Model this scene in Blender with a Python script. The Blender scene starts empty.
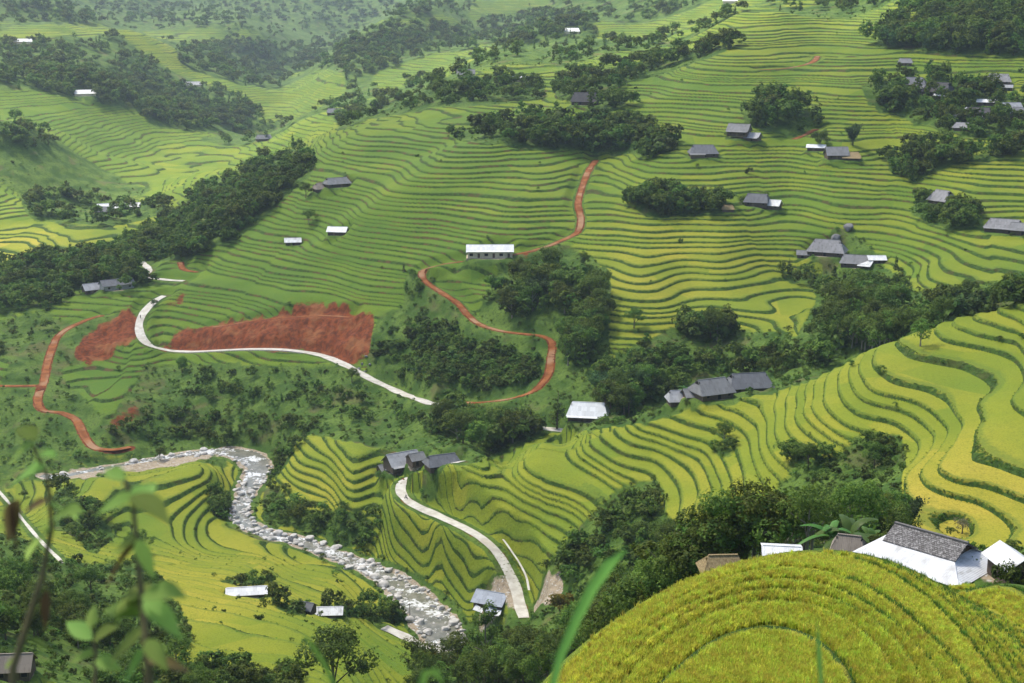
import bpy, bmesh, math, random
import numpy as np
from mathutils import Vector, Matrix
SC = bpy.context.scene
COL = SC.collection
random.seed(7); RNG = np.random.default_rng(11)

# ------------------------------------------------------------------ camera
F = 1024*50/36.0
PIT = math.atan(341.5/F)
CP, SP = math.cos(PIT), math.sin(PIT)
cam_d = bpy.data.cameras.new('camera'); cam = bpy.data.objects.new('camera', cam_d); COL.objects.link(cam)
cam_d.lens = 50; cam_d.sensor_width = 36; cam_d.clip_start = 0.1; cam_d.clip_end = 20000
cam.location = (0, 0, 0); cam.rotation_euler = (math.pi/2-PIT, 0, 0)
cam_d.dof.use_dof = True; cam_d.dof.focus_distance = 260; cam_d.dof.aperture_fstop = 6.5
SC.camera = cam
# ------------------------------------------------------------------ light
SUN_EL, SUN_AZ = math.radians(58), math.radians(-50)      # azimuth from +Y towards +X: high, ahead to the left
w = bpy.data.worlds.new('World'); SC.world = w; w.use_nodes = True
nt = w.node_tree; nt.nodes.clear()
so = nt.nodes.new('ShaderNodeOutputWorld'); bg = nt.nodes.new('ShaderNodeBackground'); sk = nt.nodes.new('ShaderNodeTexSky')
sk.sky_type = 'NISHITA'; sk.sun_disc = False; sk.sun_elevation = SUN_EL; sk.sun_rotation = SUN_AZ
sk.dust_density = 2.0; sk.air_density = 1.0; sk.ozone_density = 0.6
bg.inputs['Strength'].default_value = 0.12
nt.links.new(sk.outputs[0], bg.inputs[0]); nt.links.new(bg.outputs[0], so.inputs[0])
sl = bpy.data.lights.new('sun', 'SUN'); sl.energy = 3.7; sl.angle = math.radians(7); sl.color = (1.0, 0.93, 0.80)
sun = bpy.data.objects.new('sun', sl); COL.objects.link(sun)
sd = Vector((math.sin(SUN_AZ)*math.cos(SUN_EL), math.cos(SUN_AZ)*math.cos(SUN_EL), math.sin(SUN_EL)))
sun.rotation_euler = sd.to_track_quat('Z', 'Y').to_euler(); sun.location = (-200, 300, 900)
SC.view_settings.view_transform = 'Standard'; SC.view_settings.look = 'None'
SC.view_settings.exposure = 0.86; SC.view_settings.gamma = 1.0; SC.view_settings.use_curve_mapping = False
SC.render.engine = 'CYCLES'
cy = SC.cycles
cy.use_denoising = True
try: cy.denoiser = 'OPENIMAGEDENOISE'
except Exception: pass
cy.max_bounces = 5; cy.diffuse_bounces = 2; cy.glossy_bounces = 2; cy.transmission_bounces = 3; cy.volume_bounces = 0; cy.transparent_max_bounces = 4
cy.use_adaptive_sampling = True; cy.adaptive_threshold = 0.02; cy.caustics_reflective = False; cy.caustics_refractive = False

# ------------------------------------------------------------------ projection helpers
def ray(px, py):
    u = (np.asarray(px, float)-512)/F; v = (np.asarray(py, float)-341.5)/F
    return np.stack([u, CP - v*SP, -SP - v*CP], -1)
def unproj(px, py, D):
    return ray(px, py)*np.asarray(D, float)[..., None]
def proj(x, y, z):
    d = y*CP - z*SP
    return 512+F*x/d, 341.5 - F*(y*SP + z*CP)/d, d

# ------------------------------------------------------------------ value noise
_T = RNG.random((256, 256))*2-1
def vn(x, y, s=0):
    x = x+s*17.31; y = y+s*9.77
    xi = np.floor(x); yi = np.floor(y); fx = x-xi; fy = y-yi
    fx = fx*fx*fx*(fx*(fx*6-15)+10); fy = fy*fy*fy*(fy*(fy*6-15)+10)
    a = xi.astype(np.int64) & 255; b = yi.astype(np.int64) & 255; a1 = (a+1) & 255; b1 = (b+1) & 255
    return (_T[a, b]*(1-fx)+_T[a1, b]*fx)*(1-fy) + (_T[a, b1]*(1-fx)+_T[a1, b1]*fx)*fy
def fbm(x, y, s=0, o=3):
    r = 0; a = 1.0
    for i in range(o):
        r = r + a*vn(x, y, s+i*3); x = x*2.03; y = y*2.03; a *= .5
    return r
def sstep(a, b, x):
    t = np.clip((x-a)/(b-a), 0, 1); return t*t*(3-2*t)

# ------------------------------------------------------------------ the land: heights known at points (picture x, y, distance)
CPTS = []
def P(s):
    for q in s.split(';'):
        q = q.strip()
        if q:
            a = [float(t) for t in q.split(',')]; CPTS.append(a)
# river and valley floor
P('440,650,440;430,612,463;400,590,480;350,560,500;300,543,515;260,520,535;238,505,552;262,465,594;225,448,606;150,462,595;100,470,585;40,480,570;-60,490,560')
P('470,668,436;500,640,432;250,430,618;300,425,600;200,434,622;350,470,535')
# lower left hills
P('150,478,560;100,484,550;200,475,560;170,500,535;210,525,528;120,530,512;80,510,520;60,545,470;150,550,478;300,575,478;250,560,478;340,590,462;200,565,465')
P('100,580,416;150,590,408;230,598,412;310,618,405;280,600,418;350,615,432;200,640,361;350,650,375;415,650,425;250,683,321;100,660,310;0,640,286;0,683,246;0,600,329;0,540,406;40,600,353')
P('350,683,335;430,683,372;500,683,352;400,670,385;-80,660,250;-80,560,380;200,720,270;0,740,200;420,740,330;500,655,392')
# gully wood between dome and spur
P('560,683,300;600,640,310;650,600,300;680,590,285;740,565,290;800,540,300;850,520,310;900,520,300;620,600,350;565,625,380')
# ledge with the big house, dome
P('930,580,163;1000,585,150;850,570,172;785,570,178;720,592,176;680,620,180;1060,590,150;640,660,190')
P('830,557,125;700,590,120;640,625,112;590,660,106;565,683,102;830,600,100;830,650,83;830,690,75;785,690,73;1000,630,103;1000,683,91;900,566,119;960,581,112;1024,603,105;700,650,97;700,690,88;620,690,99;1100,640,104;1100,700,97;760,566,124;900,620,96;920,683,83')
P('830,588,140;720,640,146;940,606,138;640,700,150;560,760,130;1030,640,130')
# ground near the camera
for a in (-200, 200, 500, 800, 1200):
    for R, z in ((1, -1.7), (3, -2.9), (8, -6.5), (20, -13), (38, -22)):
        CPTS.append(('w', math.atan((a-512)/F), R, z))
for a in (-200, 0, 200, 400): CPTS.append(('w', math.atan((a-512)/F), 90, -52)); CPTS.append(('w', math.atan((a-512)/F), 150, -86))
CPTS.append(('w', math.atan((540-512)/F), 62, -34)); CPTS.append(('w', math.atan((500-512)/F), 95, -54)); CPTS.append(('w', math.atan((460-512)/F), 200, -110))
CPTS.append(('w', math.atan((480-512)/F), 150, -86))
# road bench left of the spur
P('405,482,518;400,468,534;395,500,507;430,515,490;470,532,474;500,555,460;520,582,449;525,612,431;430,560,478;470,575,460;380,500,526;380,530,510;330,490,545;340,450,560;300,455,572;280,500,548;440,545,485')
# spur: crest, hollow behind it, front, gully at its foot
P('440,470,502;480,458,492;540,442,489;600,428,484;650,415,477;700,402,470;750,388,462;800,380,456;860,365,452;900,350,455;960,325,458;1024,300,460;1100,275,460')
P('650,428,522;750,402,510;850,380,502;950,345,508;1024,328,505;1100,310,500;560,449,530;500,468,516')
P('455,493,484;480,502,474;520,517,462;555,535,448;600,480,456;600,530,426;650,470,446;650,520,408;700,450,440;700,500,400;760,420,434;760,470,398;800,430,410;860,430,388;900,400,402;960,380,412;1024,340,425;1024,420,355;960,440,357;900,450,368;960,480,322;1024,480,317;1000,520,300;960,520,305;1050,540,285')
P('570,580,424;620,560,402;680,545,376;760,505,378;800,490,374;870,470,365;545,565,436')
# back hillside right of the middle
P('850,330,540;620,385,560;700,335,600;620,310,620;700,280,650;700,230,690;700,180,740;740,130,790;740,80,870;740,40,970;740,18,1080;590,420,525;660,370,570;770,350,560')
P('820,255,680;830,220,700;830,150,770;830,100,830;830,60,910;900,90,830;950,100,800;950,200,680;1010,225,640;950,150,740;1000,80,830;950,30,930;1000,40,880;950,250,620;1000,285,560;870,300,590;950,295,555;1080,200,640;1080,100,780;1080,290,520;920,320,530')
# middle hillside, school shelf, knoll, red cut
P('490,252,680;520,250,680;490,200,740;400,230,720;400,200,760;450,150,830;550,150,820;600,130,840;600,100,890;600,230,690;580,200,730;570,290,640;550,262,672;430,270,680;430,330,645;480,330,626;545,345,600;550,385,572;500,402,572;430,380,598;370,350,650;450,405,590;540,428,545')
P('150,345,690;200,353,684;300,352,668;345,366,646;400,390,616;340,306,692;290,306,697;230,318,702;190,330,706;340,352,662;160,335,706;200,300,728;250,270,748;300,245,768;300,220,785;330,187,815;350,150,870;250,220,815;180,290,742;360,300,684;250,395,640;320,400,625;200,400,640;380,420,590')
P('180,270,775;230,215,850;290,170,930;340,130,1000;400,120,980;430,100,1020;500,90,1010;500,50,1150;450,75,1120;600,60,1080;680,45,1120;560,78,1060;660,90,900')
# left valley and its far side
P('208,162,1200;250,150,1250;150,230,900;110,207,1000;150,270,770;100,292,740;60,330,705;100,345,692;60,380,652;100,400,635;100,440,600;30,420,615;0,460,595;0,380,655;0,300,760;0,250,880;50,250,860;50,200,1020;0,150,1100;100,160,1250;150,180,1150;140,310,718;70,410,630')
P('70,130,1300;0,100,1350;150,130,1450;100,90,1500;150,60,1800;200,80,1800;50,60,1600;0,20,1900;0,0,2100;100,20,2400;200,20,2900;250,0,3200;300,-20,3500;270,40,2500;250,90,1800;280,110,1600;330,80,1800;350,60,2100;420,35,2300;400,10,2800;400,70,1700;420,50,1900;500,20,2200;560,40,1750;600,30,1750;650,30,1600;700,10,1600;690,-8,1750;550,5,2400;500,0,2700;600,-20,2300')
P('300,120,1350;380,95,1400;900,0,1030;1000,0,980;850,20,1050;780,0,1250;1024,-30,1020;-100,300,760;-100,150,1100;-100,0,1900;-100,400,620;1150,0,1000')
P('-100,-60,3500;100,-50,4000;300,-70,5000;500,-70,4500;700,-80,3500;900,-80,2500;1100,-80,2000;350,130,1150;320,140,1120')
_a = []; 
for c in CPTS:
    if c[0] == 'w': _a.append((c[1], math.log(c[2]), c[3]))
    else:
        p = unproj(c[0], c[1], c[2]); _a.append((math.atan2(p[0], p[1]), math.log(math.hypot(p[0], p[1])), p[2]))
_a = np.array(_a)
KA, KL = 3.2, 1.0                                  # log-polar plan: bearing, log of distance
AZ0, AZ1 = -math.radians(27), math.radians(27)
def _tps(d2): return 0.5*d2*np.log(d2+1e-12)
def _fit(q, val, lam):
    n = len(q); d2 = ((q[:, None]-q[None])**2).sum(-1)
    A = np.zeros((n+3, n+3)); A[:n, :n] = _tps(d2)+lam*np.eye(n); A[:n, n] = 1; A[:n, n+1:] = q; A[n, :n] = 1; A[n+1:, :n] = q.T
    return np.linalg.solve(A, np.concatenate([val, np.zeros(3)]))
_q = np.stack([_a[:, 0]*KA, _a[:, 1]*KL], 1)
# interpolate slope z/R rather than z, which keeps the scale of errors even from near to far
_cf = _fit(_q, _a[:, 2]/np.exp(_a[:, 1]), 2.5e-4)
NA, NL, L0, L1 = 190, 900, 0.0, math.log(5200)
_ga = np.linspace(AZ0, AZ1, NA); _gl = np.linspace(L0, L1, NL)
_gq = np.stack(np.meshgrid(_ga*KA, _gl*KL, indexing='ij'), -1).reshape(-1, 2)
_gz = np.empty(len(_gq))
for i in range(0, len(_gq), 20000):
    b = _gq[i:i+20000]; d2 = ((b[:, None]-_q[None])**2).sum(-1)
    _gz[i:i+20000] = _tps(d2)@_cf[:-3] + _cf[-3] + b@_cf[-2:]
_gz = _gz.reshape(NA, NL)
def lookup(T, az, L):
    n0, n1 = T.shape
    a = np.clip((az-AZ0)/(AZ1-AZ0)*(n0-1), 0, n0-1.001); l = np.clip((L-L0)/(L1-L0)*(n1-1), 0, n1-1.001)
    i = a.astype(int); j = l.astype(int); fa = a-i; fl = l-j
    return (T[i, j]*(1-fa)+T[i+1, j]*fa)*(1-fl)+(T[i, j+1]*(1-fa)+T[i+1, j+1]*fa)*fl
def z_base(x, y):
    R = np.hypot(x, y); L = np.log(np.maximum(R, 1)); return lookup(_gz, np.arctan2(x, y), L)*R
# ribs and gullies along the slopes: line in the picture, width, height
RIBS = [('505,148 470,165 430,190 390,215 350,240 320,262', 24, 6), ('560,150 548,180 535,210 520,240', 36, 5), ('596,150 600,190 608,230 606,262 600,300', 20, -6), ('664,150 645,200 640,250 625,300', 26, 5), ('720,225 730,265 745,305', 22, 5),
 ('690,215 680,260 690,310', 15, -3), ('890,130 910,180 900,230 890,270', 24, -6), ('838,170 822,225 805,245', 24, 5), ('960,150 975,200 985,250', 28, 5), ('780,20 740,60 700,100', 34, 6), ('860,70 850,110 840,150', 26, 4), ('700,110 660,120 610,150', 22, -4), ('250,200 215,240 190,265', 24, 4),
 ('430,240 400,262 390,300', 18, -3), ('880,362 850,400 800,430', 20, 3.5), ('690,408 640,440 600,470 570,500', 22, 4), ('760,392 742,430 735,470', 12, -3), ('980,330 960,370 930,410', 20, 3), ('1000,420 960,450 930,480', 16, 2.5), ('760,300 770,250 780,200 790,160', 18, -4), ('95,505 140,488 205,480', 20, 5), ('150,600 200,615 260,640', 24, 3),
 ('420,35 370,60 330,90 296,122', 60, 26), ('150,55 210,70 260,85', 70, 22), ('0,92 70,90 130,112 180,120', 60, 24), ('300,30 262,60 276,88 304,108 262,146', 60, -24), ('0,150 60,150 120,170', 50, 14), ('60,190 20,170 -20,160', 50, -10), ('480,10 430,30 400,50', 80, 24), ('640,10 600,28 560,45', 60, 20), ('120,0 200,20 260,40', 120, 40), ('560,-5 520,12 490,30', 70, -22), ('360,-5 330,20 320,50', 110, -40)]
def _bhit(px, py, rmin=250):
    d = ray(px, py); h = math.hypot(d[0], d[1]); R = np.exp(np.linspace(math.log(rmin), math.log(5000), 1500)); t = R/h; k = int(np.argmax(z_base(d[0]*t, d[1]*t) > d[2]*t)); return d[:2]*t[k]
_gA, _gR = np.meshgrid(_ga, np.exp(_gl), indexing='ij'); _gx = np.sin(_gA)*_gR; _gy = np.cos(_gA)*_gR; _add = np.zeros_like(_gx)
for q_, w_, a_ in RIBS:
    pts = [_bhit(*[float(v) for v in t.split(',')]) for t in q_.split()]; f_ = np.zeros_like(_gx)
    for k in range(len(pts)-1):
        a, b = pts[k], pts[k+1]; e = b-a; L_ = e@e+1e-9; u = np.clip(((_gx-a[0])*e[0]+(_gy-a[1])*e[1])/L_, 0, 1); d2 = (_gx-a[0]-u*e[0])**2+(_gy-a[1]-u*e[1])**2; f_ = np.maximum(f_, np.exp(-d2/w_**2))
    _add += a_*f_
_gz = _gz+_add/_gR
_DA = unproj(785, 690, 72); _DB = unproj(848, 561, 124); _DL = math.hypot(*(_DB-_DA)[:2]); _DU = (_DB-_DA)[:2]/_DL
def dome(x, y):
    """the near rice hill: a rounded nose falling away from the eye and to both sides"""
    s = ((x-_DA[0])*_DU[0]+(y-_DA[1])*_DU[1])/_DL; l = (x-_DA[0])*_DU[1]-(y-_DA[1])*_DU[0]+1.6*vn(x/30, y/30, 8)
    z = _DA[2]+(_DB[2]-_DA[2])*(.35*s+.65*s*np.abs(s))-.034*l*l*(1-.25*np.clip(s, 0, 1))
    return z, (1-sstep(17, 27, np.abs(l)))*sstep(-.45, -.2, s)*(1-sstep(1.0, 1.2, s))
def z_smooth(x, y):
    R = np.hypot(x, y)
    near = sstep(140, 220, R); far = sstep(900, 2000, R); mid = sstep(430, 560, R)
    z = z_base(x, y); zd, wd = dome(x, y); z = z*(1-wd)+zd*wd
    z = z + (near*1.2+mid*2.6+far*5)*vn(x/95, y/95, 1) + (near*.5+mid*1.7)*vn(x/37, y/37, 2) + mid*3.2*vn(x/170, y/170, 4) + (0.1+0.3*near+.15*mid)*vn(x/13, y/13, 3)
    z = z + far*22*fbm(x/420, y/420, 5, 3)
    return z
_rl = np.exp(np.linspace(math.log(15), math.log(5000), 2600))
def hit(px, py, rmin=15, zf=None):
    """first point of the land on the line of sight through a picture point"""
    px = np.atleast_1d(np.asarray(px, float)); py = np.atleast_1d(np.asarray(py, float)); out = np.empty((len(px), 3))
    rm = np.broadcast_to(np.asarray(rmin, float), px.shape)
    for i in range(len(px)):
        d = ray(px[i], py[i]); h = math.hypot(d[0], d[1]); t = _rl/h
        x, y, z = d[0]*t, d[1]*t, d[2]*t
        below = ((zf or z_smooth)(x, y) > z) & (_rl > rm[i])
        k = int(np.argmax(below)) if below.any() else len(_rl)-1
        out[i] = (x[k], y[k], z[k])
    return out
# ------------------------------------------------------------------ what grows where (outlines in the picture, thrown onto the land)
def poly(s): return np.array([[float(v) for v in q.split(',')] for q in s.split()])
# woods and thickets: name, outline, distance range, trees, kinds, heights, closeness of undergrowth
VEG = [
 ('knoll', '492,275 510,255 545,250 578,252 592,262 606,285 598,320 600,350 590,372 566,365 560,335 540,318 512,312 497,298', 500, 720, 80, 'AABBF', (10, 15), 1.0),
 ('loop', '385,322 420,305 448,318 470,338 505,342 540,352 545,372 525,388 480,392 440,386 400,372 374,358', 500, 720, 210, 'CCCD', (4, 7), 1.0),
 ('underloop', '436,402 470,396 520,400 552,408 556,428 520,438 486,452 452,440', 480, 720, 46, 'AABE', (8, 13), 1.0),
 ('ridge', '452,122 480,108 520,100 560,98 596,104 640,112 668,128 676,148 652,158 604,150 560,146 505,140 458,132', 600, 1100, 125, 'AABBD', (9, 14), 1.0),
 ('spine', '612,58 660,46 700,34 742,28 700,50 660,66 630,74 600,96 640,108 600,112 566,100 548,84 580,70', 700, 1500, 95, 'AAB', (9, 14), 0.6),
 ('roundhill', '330,110 380,84 420,66 466,62 520,64 545,72 540,92 505,96 480,100 440,102 400,110 366,118 344,132', 700, 1500, 120, 'AABC', (7, 12), 0.7),
 ('midclump', '630,186 650,176 690,182 725,188 734,208 700,218 660,218 634,208', 500, 900, 50, 'AAB', (8, 12), 1.0),
 ('bamboo', '748,92 770,76 800,82 822,100 816,124 790,136 764,130 748,116', 600, 1000, 36, 'FFFA', (12, 17), 1.0),
 ('topwood', '868,40 900,6 950,-14 1080,-20 1080,60 1010,56 960,52 910,48', 600, 1300, 330, 'AABBG', (11, 17), 1.0),
 ('village', '862,72 900,62 950,58 985,74 1040,90 1040,130 985,140 950,134 915,118 880,104 866,92', 600, 1100, 150, 'AABFC', (7, 12), 0.8),
 ('villagegully', '895,142 930,128 965,140 1000,132 1030,140 970,156 930,168 915,186 900,176 884,160', 560, 1000, 75, 'AABF', (8, 12), 1.0),
 ('rightgully', '905,190 935,180 970,196 985,222 950,232 920,215', 500, 900, 30, 'AACB', (7, 10), 0.8),
 ('huts', '770,262 800,252 832,268 870,272 898,256 905,290 880,300 840,296 824,290', 500, 800, 26, 'AACB', (6, 9), 0.6),
 ('hollow', '824,284 860,272 900,282 905,300 890,330 905,352 870,366 836,346 806,326 826,310', 505, 760, 70, 'AABBG', (10, 15), 1.0),
 ('spurback', '905,318 940,300 985,290 1030,276 1030,300 960,322 915,340', 500, 640, 40, 'AABG', (7, 11), 1.0),
 ('sideclump', '676,318 696,306 724,312 728,332 700,344 678,336', 480, 800, 20, 'AAB', (10, 14), 1.0),
 ('wildside', '610,350 650,330 700,345 760,340 806,336 832,352 775,374 730,370 690,384 650,400 604,412 586,408 600,378', 450, 640, 130, 'ACCAB', (5, 10), 1.0),
 ('streetside', '600,380 630,366 652,372 650,404 622,416 606,408', 450, 640, 24, 'AAF', (10, 14), 1.0),
 ('leftgully', '96,268 130,236 170,205 205,176 232,158 226,182 238,160 264,146 292,132 318,150 282,190 252,222 226,240 200,256 150,262', 640, 1500, 280, 'AABD', (8, 13), 1.0),
 ('leftslope', '-30,252 20,250 60,240 110,234 142,246 150,276 130,290 84,282 62,300 20,312 -30,316', 600, 1000, 270, 'AABC', (7, 11), 1.0),
 ('leftfoot', '0,312 50,300 62,318 20,350 -20,372 -20,330', 560, 900, 12, 'CCA', (4, 7), 0.6),
 ('leftvillage', '20,190 60,180 100,186 140,196 160,184 170,206 140,220 100,226 60,222 25,214', 800, 1200, 70, 'AAB', (7, 11), 0.9),
 ('farleft', '0,40 40,30 80,44 96,66 84,86 40,88 0,92', 1200, 2600, 150, 'AB', (9, 13), 0.8),
 ('farleftlow', '40,60 90,64 130,72 180,80 200,104 170,118 130,108 90,100 40,86', 1100, 2600, 140, 'AB', (9, 13), 0.7),
 ('farmid', '140,96 190,84 230,96 262,104 250,126 200,132 150,124', 1100, 2600, 130, 'AB', (9, 13), 0.7),
 ('farvalley', '180,40 230,30 280,40 330,30 360,44 340,64 296,70 280,88 240,84 204,72 180,60', 1300, 4000, 260, 'AB', (10, 14), 0.9),
 ('farspur', '340,30 420,14 470,20 480,44 430,50 400,64 360,76 330,70', 1300, 4000, 180, 'AB', (10, 14), 0.8),
 ('farridge', '490,10 560,2 600,12 580,30 540,40 500,48 470,40', 1200, 3500, 140, 'AB', (10, 14), 0.9),
 ('fartop', '0,-20 300,-30 470,-20 470,8 380,20 280,24 180,26 80,24 0,20', 1400, 6000, 420, 'AB', (11, 15), 0.8),
 ('riverbank', '212,484 226,478 242,488 240,512 226,520 214,508', 480, 640, 40, 'CCA', (4, 8), 1.0),
 ('riverbank', '262,480 280,470 288,490 300,505 340,500 372,512 382,530 360,548 330,532 300,528 268,518', 480, 600, 40, 'CCA', (4, 8), 1.0),
 ('riverbank', '250,440 300,434 290,462 276,476 262,458', 540, 680, 26, 'CCA', (3, 6), 1.0),
 ('underroad', '170,362 250,362 330,370 372,392 430,416 440,436 400,432 340,420 280,406 200,402 172,386', 520, 740, 75, 'CCCA', (4, 7), 0.9),
 ('underroad', '150,400 230,406 320,420 300,434 240,442 170,440 130,446 110,430', 520, 740, 80, 'CCCA', (4, 7), 0.9),
 ('whitehuts', '222,575 262,566 280,578 262,588 230,586', 380, 520, 10, 'CCF', (4, 6), 1.0),
 ('whitehuts', '274,592 300,584 330,590 352,600 400,606 420,616 400,626 372,622 340,606 300,606', 370, 520, 20, 'ACA', (5, 8), 0.6),
 ('nearleft', '-30,545 30,556 62,566 100,560 100,580 70,590 110,600 170,610 196,640 150,660 90,650 40,640 -30,650', 200, 480, 44, 'AABCA', (6, 9), 1.0),
 ('nearleft', '150,640 210,636 250,650 300,664 300,700 100,700 120,670', 200, 420, 60, 'ACCB', (4, 7), 0.8),
 ('hillback', '60,470 90,500 120,532 96,552 60,530 50,490', 440, 620, 24, 'ACB', (5, 9), 1.0),
 ('ravine', '430,640 455,616 478,622 505,634 545,628 572,612 592,582 640,545 690,556 720,550 760,560 700,600 640,640 600,664 570,690 420,700', 200, 430, 110, 'AAABBE', (8, 13), 1.0),
 ('gully', '560,560 580,530 612,500 640,476 658,486 640,520 690,540 660,560 610,570 570,590', 330, 430, 46, 'AACB', (5, 9), 1.0),
 ('housewood', '690,556 740,520 780,500 830,486 880,476 905,490 900,520 850,545 790,552 740,566', 195, 330, 56, 'AABBF', (8, 12), 1.0),
 ('fieldhedge', '780,452 810,440 836,452 812,468 786,466', 300, 420, 6, 'ACA', (5, 7), 0.6),
 ('fieldhedge', '852,446 880,430 900,442 884,460', 300, 420, 5, 'AAC', (5, 7), 0.6),
 ('fieldhedge', '700,440 722,428 740,442 720,462', 330, 450, 4, 'CAC', (4, 6), 0.5),
 ('housebushes', '905,510 960,512 1040,520 1040,566 1000,556 950,536', 160, 250, 14, 'CACB', (3, 6), 1.0),
 ('lanebushes', '404,262 440,268 440,300 410,300 398,280', 600, 760, 8, 'CCA', (4, 6), 0.6),
]
def footed(pg, h, d0):
    lo, hi = pg[:, 1].min(), pg[:, 1].max(); s = min((h[0]+h[1])*.5*F/(d0*1.15)*.85, .6*(hi-lo)); r = pg.copy(); r[:, 1] += (hi-r[:, 1])/(hi-lo)*s; return r
VEG = [(n, footed(poly(s), h, d0), d0, d1, c, k.replace('AABB', 'AABBBDD').replace('AAB', 'AABBD') if n[:3] not in ('far', 'top') else k, h, u) for n, s, d0, d1, c, k, h, u in VEG]
# rough ground with no terraces
WILD = [
 ('150,364 300,362 345,372 400,398 450,412 545,436 500,460 440,462 380,448 300,438 240,446 150,452 100,440 120,404', 480, 760, .9),
 ('372,320 430,296 480,310 500,262 560,245 610,270 606,330 600,390 550,440 450,410 360,372', 480, 720, 1),
 ('560,440 612,356 690,318 800,340 830,230 858,236 905,290 960,292 1060,262 1060,330 900,362 700,410 620,425', 450, 720, 1),
 ('420,690 436,650 500,606 545,560 600,500 650,470 660,500 700,550 760,560 700,600 570,690', 200, 440, .9),
 ('600,560 700,522 760,505 800,470 850,440 905,436 905,525 760,590 640,620', 196, 430, .8),
 ('690,600 640,580 760,540 830,490 905,500 1080,540 1080,600 960,590 830,590', 138, 285, 1),
 ('0,520 60,560 150,560 200,640 120,690 -60,690 -60,520', 190, 470, .7),
 ('-60,440 40,440 100,450 240,446 232,476 200,464 100,480 -60,500', 500, 680, .6),
 ('20,330 60,310 130,306 140,330 100,360 60,370 110,420 100,450 0,450 0,392', 560, 720, .75),
]
WILD = [(poly(s), a, b, v) for s, a, b, v in WILD]
SOIL = [
 ('172,350 150,352 182,332 240,316 300,304 345,306 372,318 366,358 340,362 300,350 240,350', 600, 760, 1),
 ('160,304 186,290 184,298 168,308', 640, 800, .9),
 ('74,352 104,322 132,310 142,316 140,334 118,350 92,366 76,362', 580, 780, .95),
 ('36,408 60,424 92,440 112,452 92,456 78,440 40,416', 560, 680, .6),
 ('104,424 130,404 146,410 112,436', 560, 680, .7),
 ('512,252 530,248 534,258 514,260', 640, 720, .9),
 ('425,634 452,628 460,650 430,650', 400, 480, .9),
 ('300,436 326,440 312,450', 520, 640, .35),
]
SOIL = [(poly(s), a, b, v) for s, a, b, v in SOIL]
SAND = [
 ('528,580 545,570 556,572 560,588 548,606 530,604', 380, 470, 1),
 ('470,592 512,576 520,600 516,615 476,604', 410, 480, .9),
 ('40,476 140,458 200,452 236,446 226,456 150,470 60,482', 520, 660, .8),
 ('366,352 384,350 380,362 368,362', 560, 680, .6),
]
SAND = [(poly(s), a, b, v) for s, a, b, v in SAND]
# how ripe the rice is: 0 green .. 1 straw yellow (picture x, y, distance, value)
RIPE = np.array([[float(v) for v in q.split(',')] for q in '''
300,180,820,.18 420,160,820,.22 250,230,800,.15 350,240,720,.12 220,300,690,.03 440,230,700,.2 520,190,740,.38 560,215,720,.35 500,200,750,.4 450,290,670,.15 540,160,800,.3
620,60,1000,.35 640,110,850,.45 720,60,950,.5 760,40,1000,.5 700,90,850,.25 660,90,900,.2 700,130,800,.4 840,80,850,.4 860,140,780,.45 780,170,740,.42 800,215,700,.38 700,200,730,.5
670,250,680,.75 720,250,680,.7 660,300,630,.7 760,290,640,.62 640,270,650,.65 820,200,710,.4 930,200,680,.35 970,180,700,.6 1010,160,720,.6 900,240,630,.35 980,250,600,.5 1000,200,660,.55 970,275,570,.5
440,480,470,.6 500,470,450,.62 520,500,430,.55 620,440,430,.6 700,430,410,.62 740,420,410,.66 800,400,400,.66 840,400,385,.6 900,380,370,.6 960,360,370,.62 1000,330,370,.55 940,410,345,.45 900,420,350,.72 1010,380,345,.5
680,500,375,.72 720,490,370,.7 760,470,375,.55 940,480,305,.92 990,480,280,.95 1010,510,250,.9 640,500,395,.6 960,440,320,.75
430,550,480,.62 400,520,510,.5 340,485,550,.72 330,450,570,.7 300,480,555,.66 360,440,575,.3 420,450,555,.15 450,440,545,.12 350,460,560,.65
150,490,540,.6 180,510,530,.55 130,520,520,.45 200,560,470,.72 260,560,475,.7 300,580,465,.68 150,590,400,.92 200,600,400,.9 240,600,405,.85 240,650,350,.55 300,650,370,.5 380,655,385,.4 100,545,480,.6 340,590,455,.75 60,640,300,.25 120,545,490,.5
800,570,120,.72 830,600,100,.92 830,660,83,1 700,640,100,.88 620,670,105,.6 950,600,100,.85 1000,640,95,.8 700,600,115,.65 900,575,116,.7
100,370,640,.02 50,350,680,.12 60,310,720,.2 20,245,900,.8 10,290,800,.55 100,210,1000,.6 20,215,1000,.35 60,120,1300,.2 30,150,1200,.3 20,170,1150,.5 120,150,1300,.15 160,160,1250,.5 110,60,1900,.4 150,55,1900,.5 240,45,2500,.3 300,70,2000,.3 380,50,2000,.35 330,90,1600,.4
480,45,1100,.5 620,20,1700,.35 660,20,1600,.4 700,10,1600,.4 540,5,2300,.3 440,30,2000,.3 400,70,1700,.25 300,130,1100,.5 340,120,1050,.45 0,-20,3000,.3 300,-20,3500,.2 150,280,750,.2'''.split()])
_rp = RIPE; _ru = np.stack([(_rp[:, 0]-512)/F, (_rp[:, 1]-341)/F*1.6, np.log(_rp[:, 2])*0.35], 1)

def inside(pg, x, y):
    r = np.zeros(x.shape, bool); n = len(pg)
    for i in range(n):
        x0, y0 = pg[i]; x1, y1 = pg[(i+1) % n]
        if y0 == y1: continue
        c = ((y0 > y) != (y1 > y)) & (x < (x1-x0)*(y-y0)/(y1-y0)+x0); r ^= c
    return r

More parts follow.
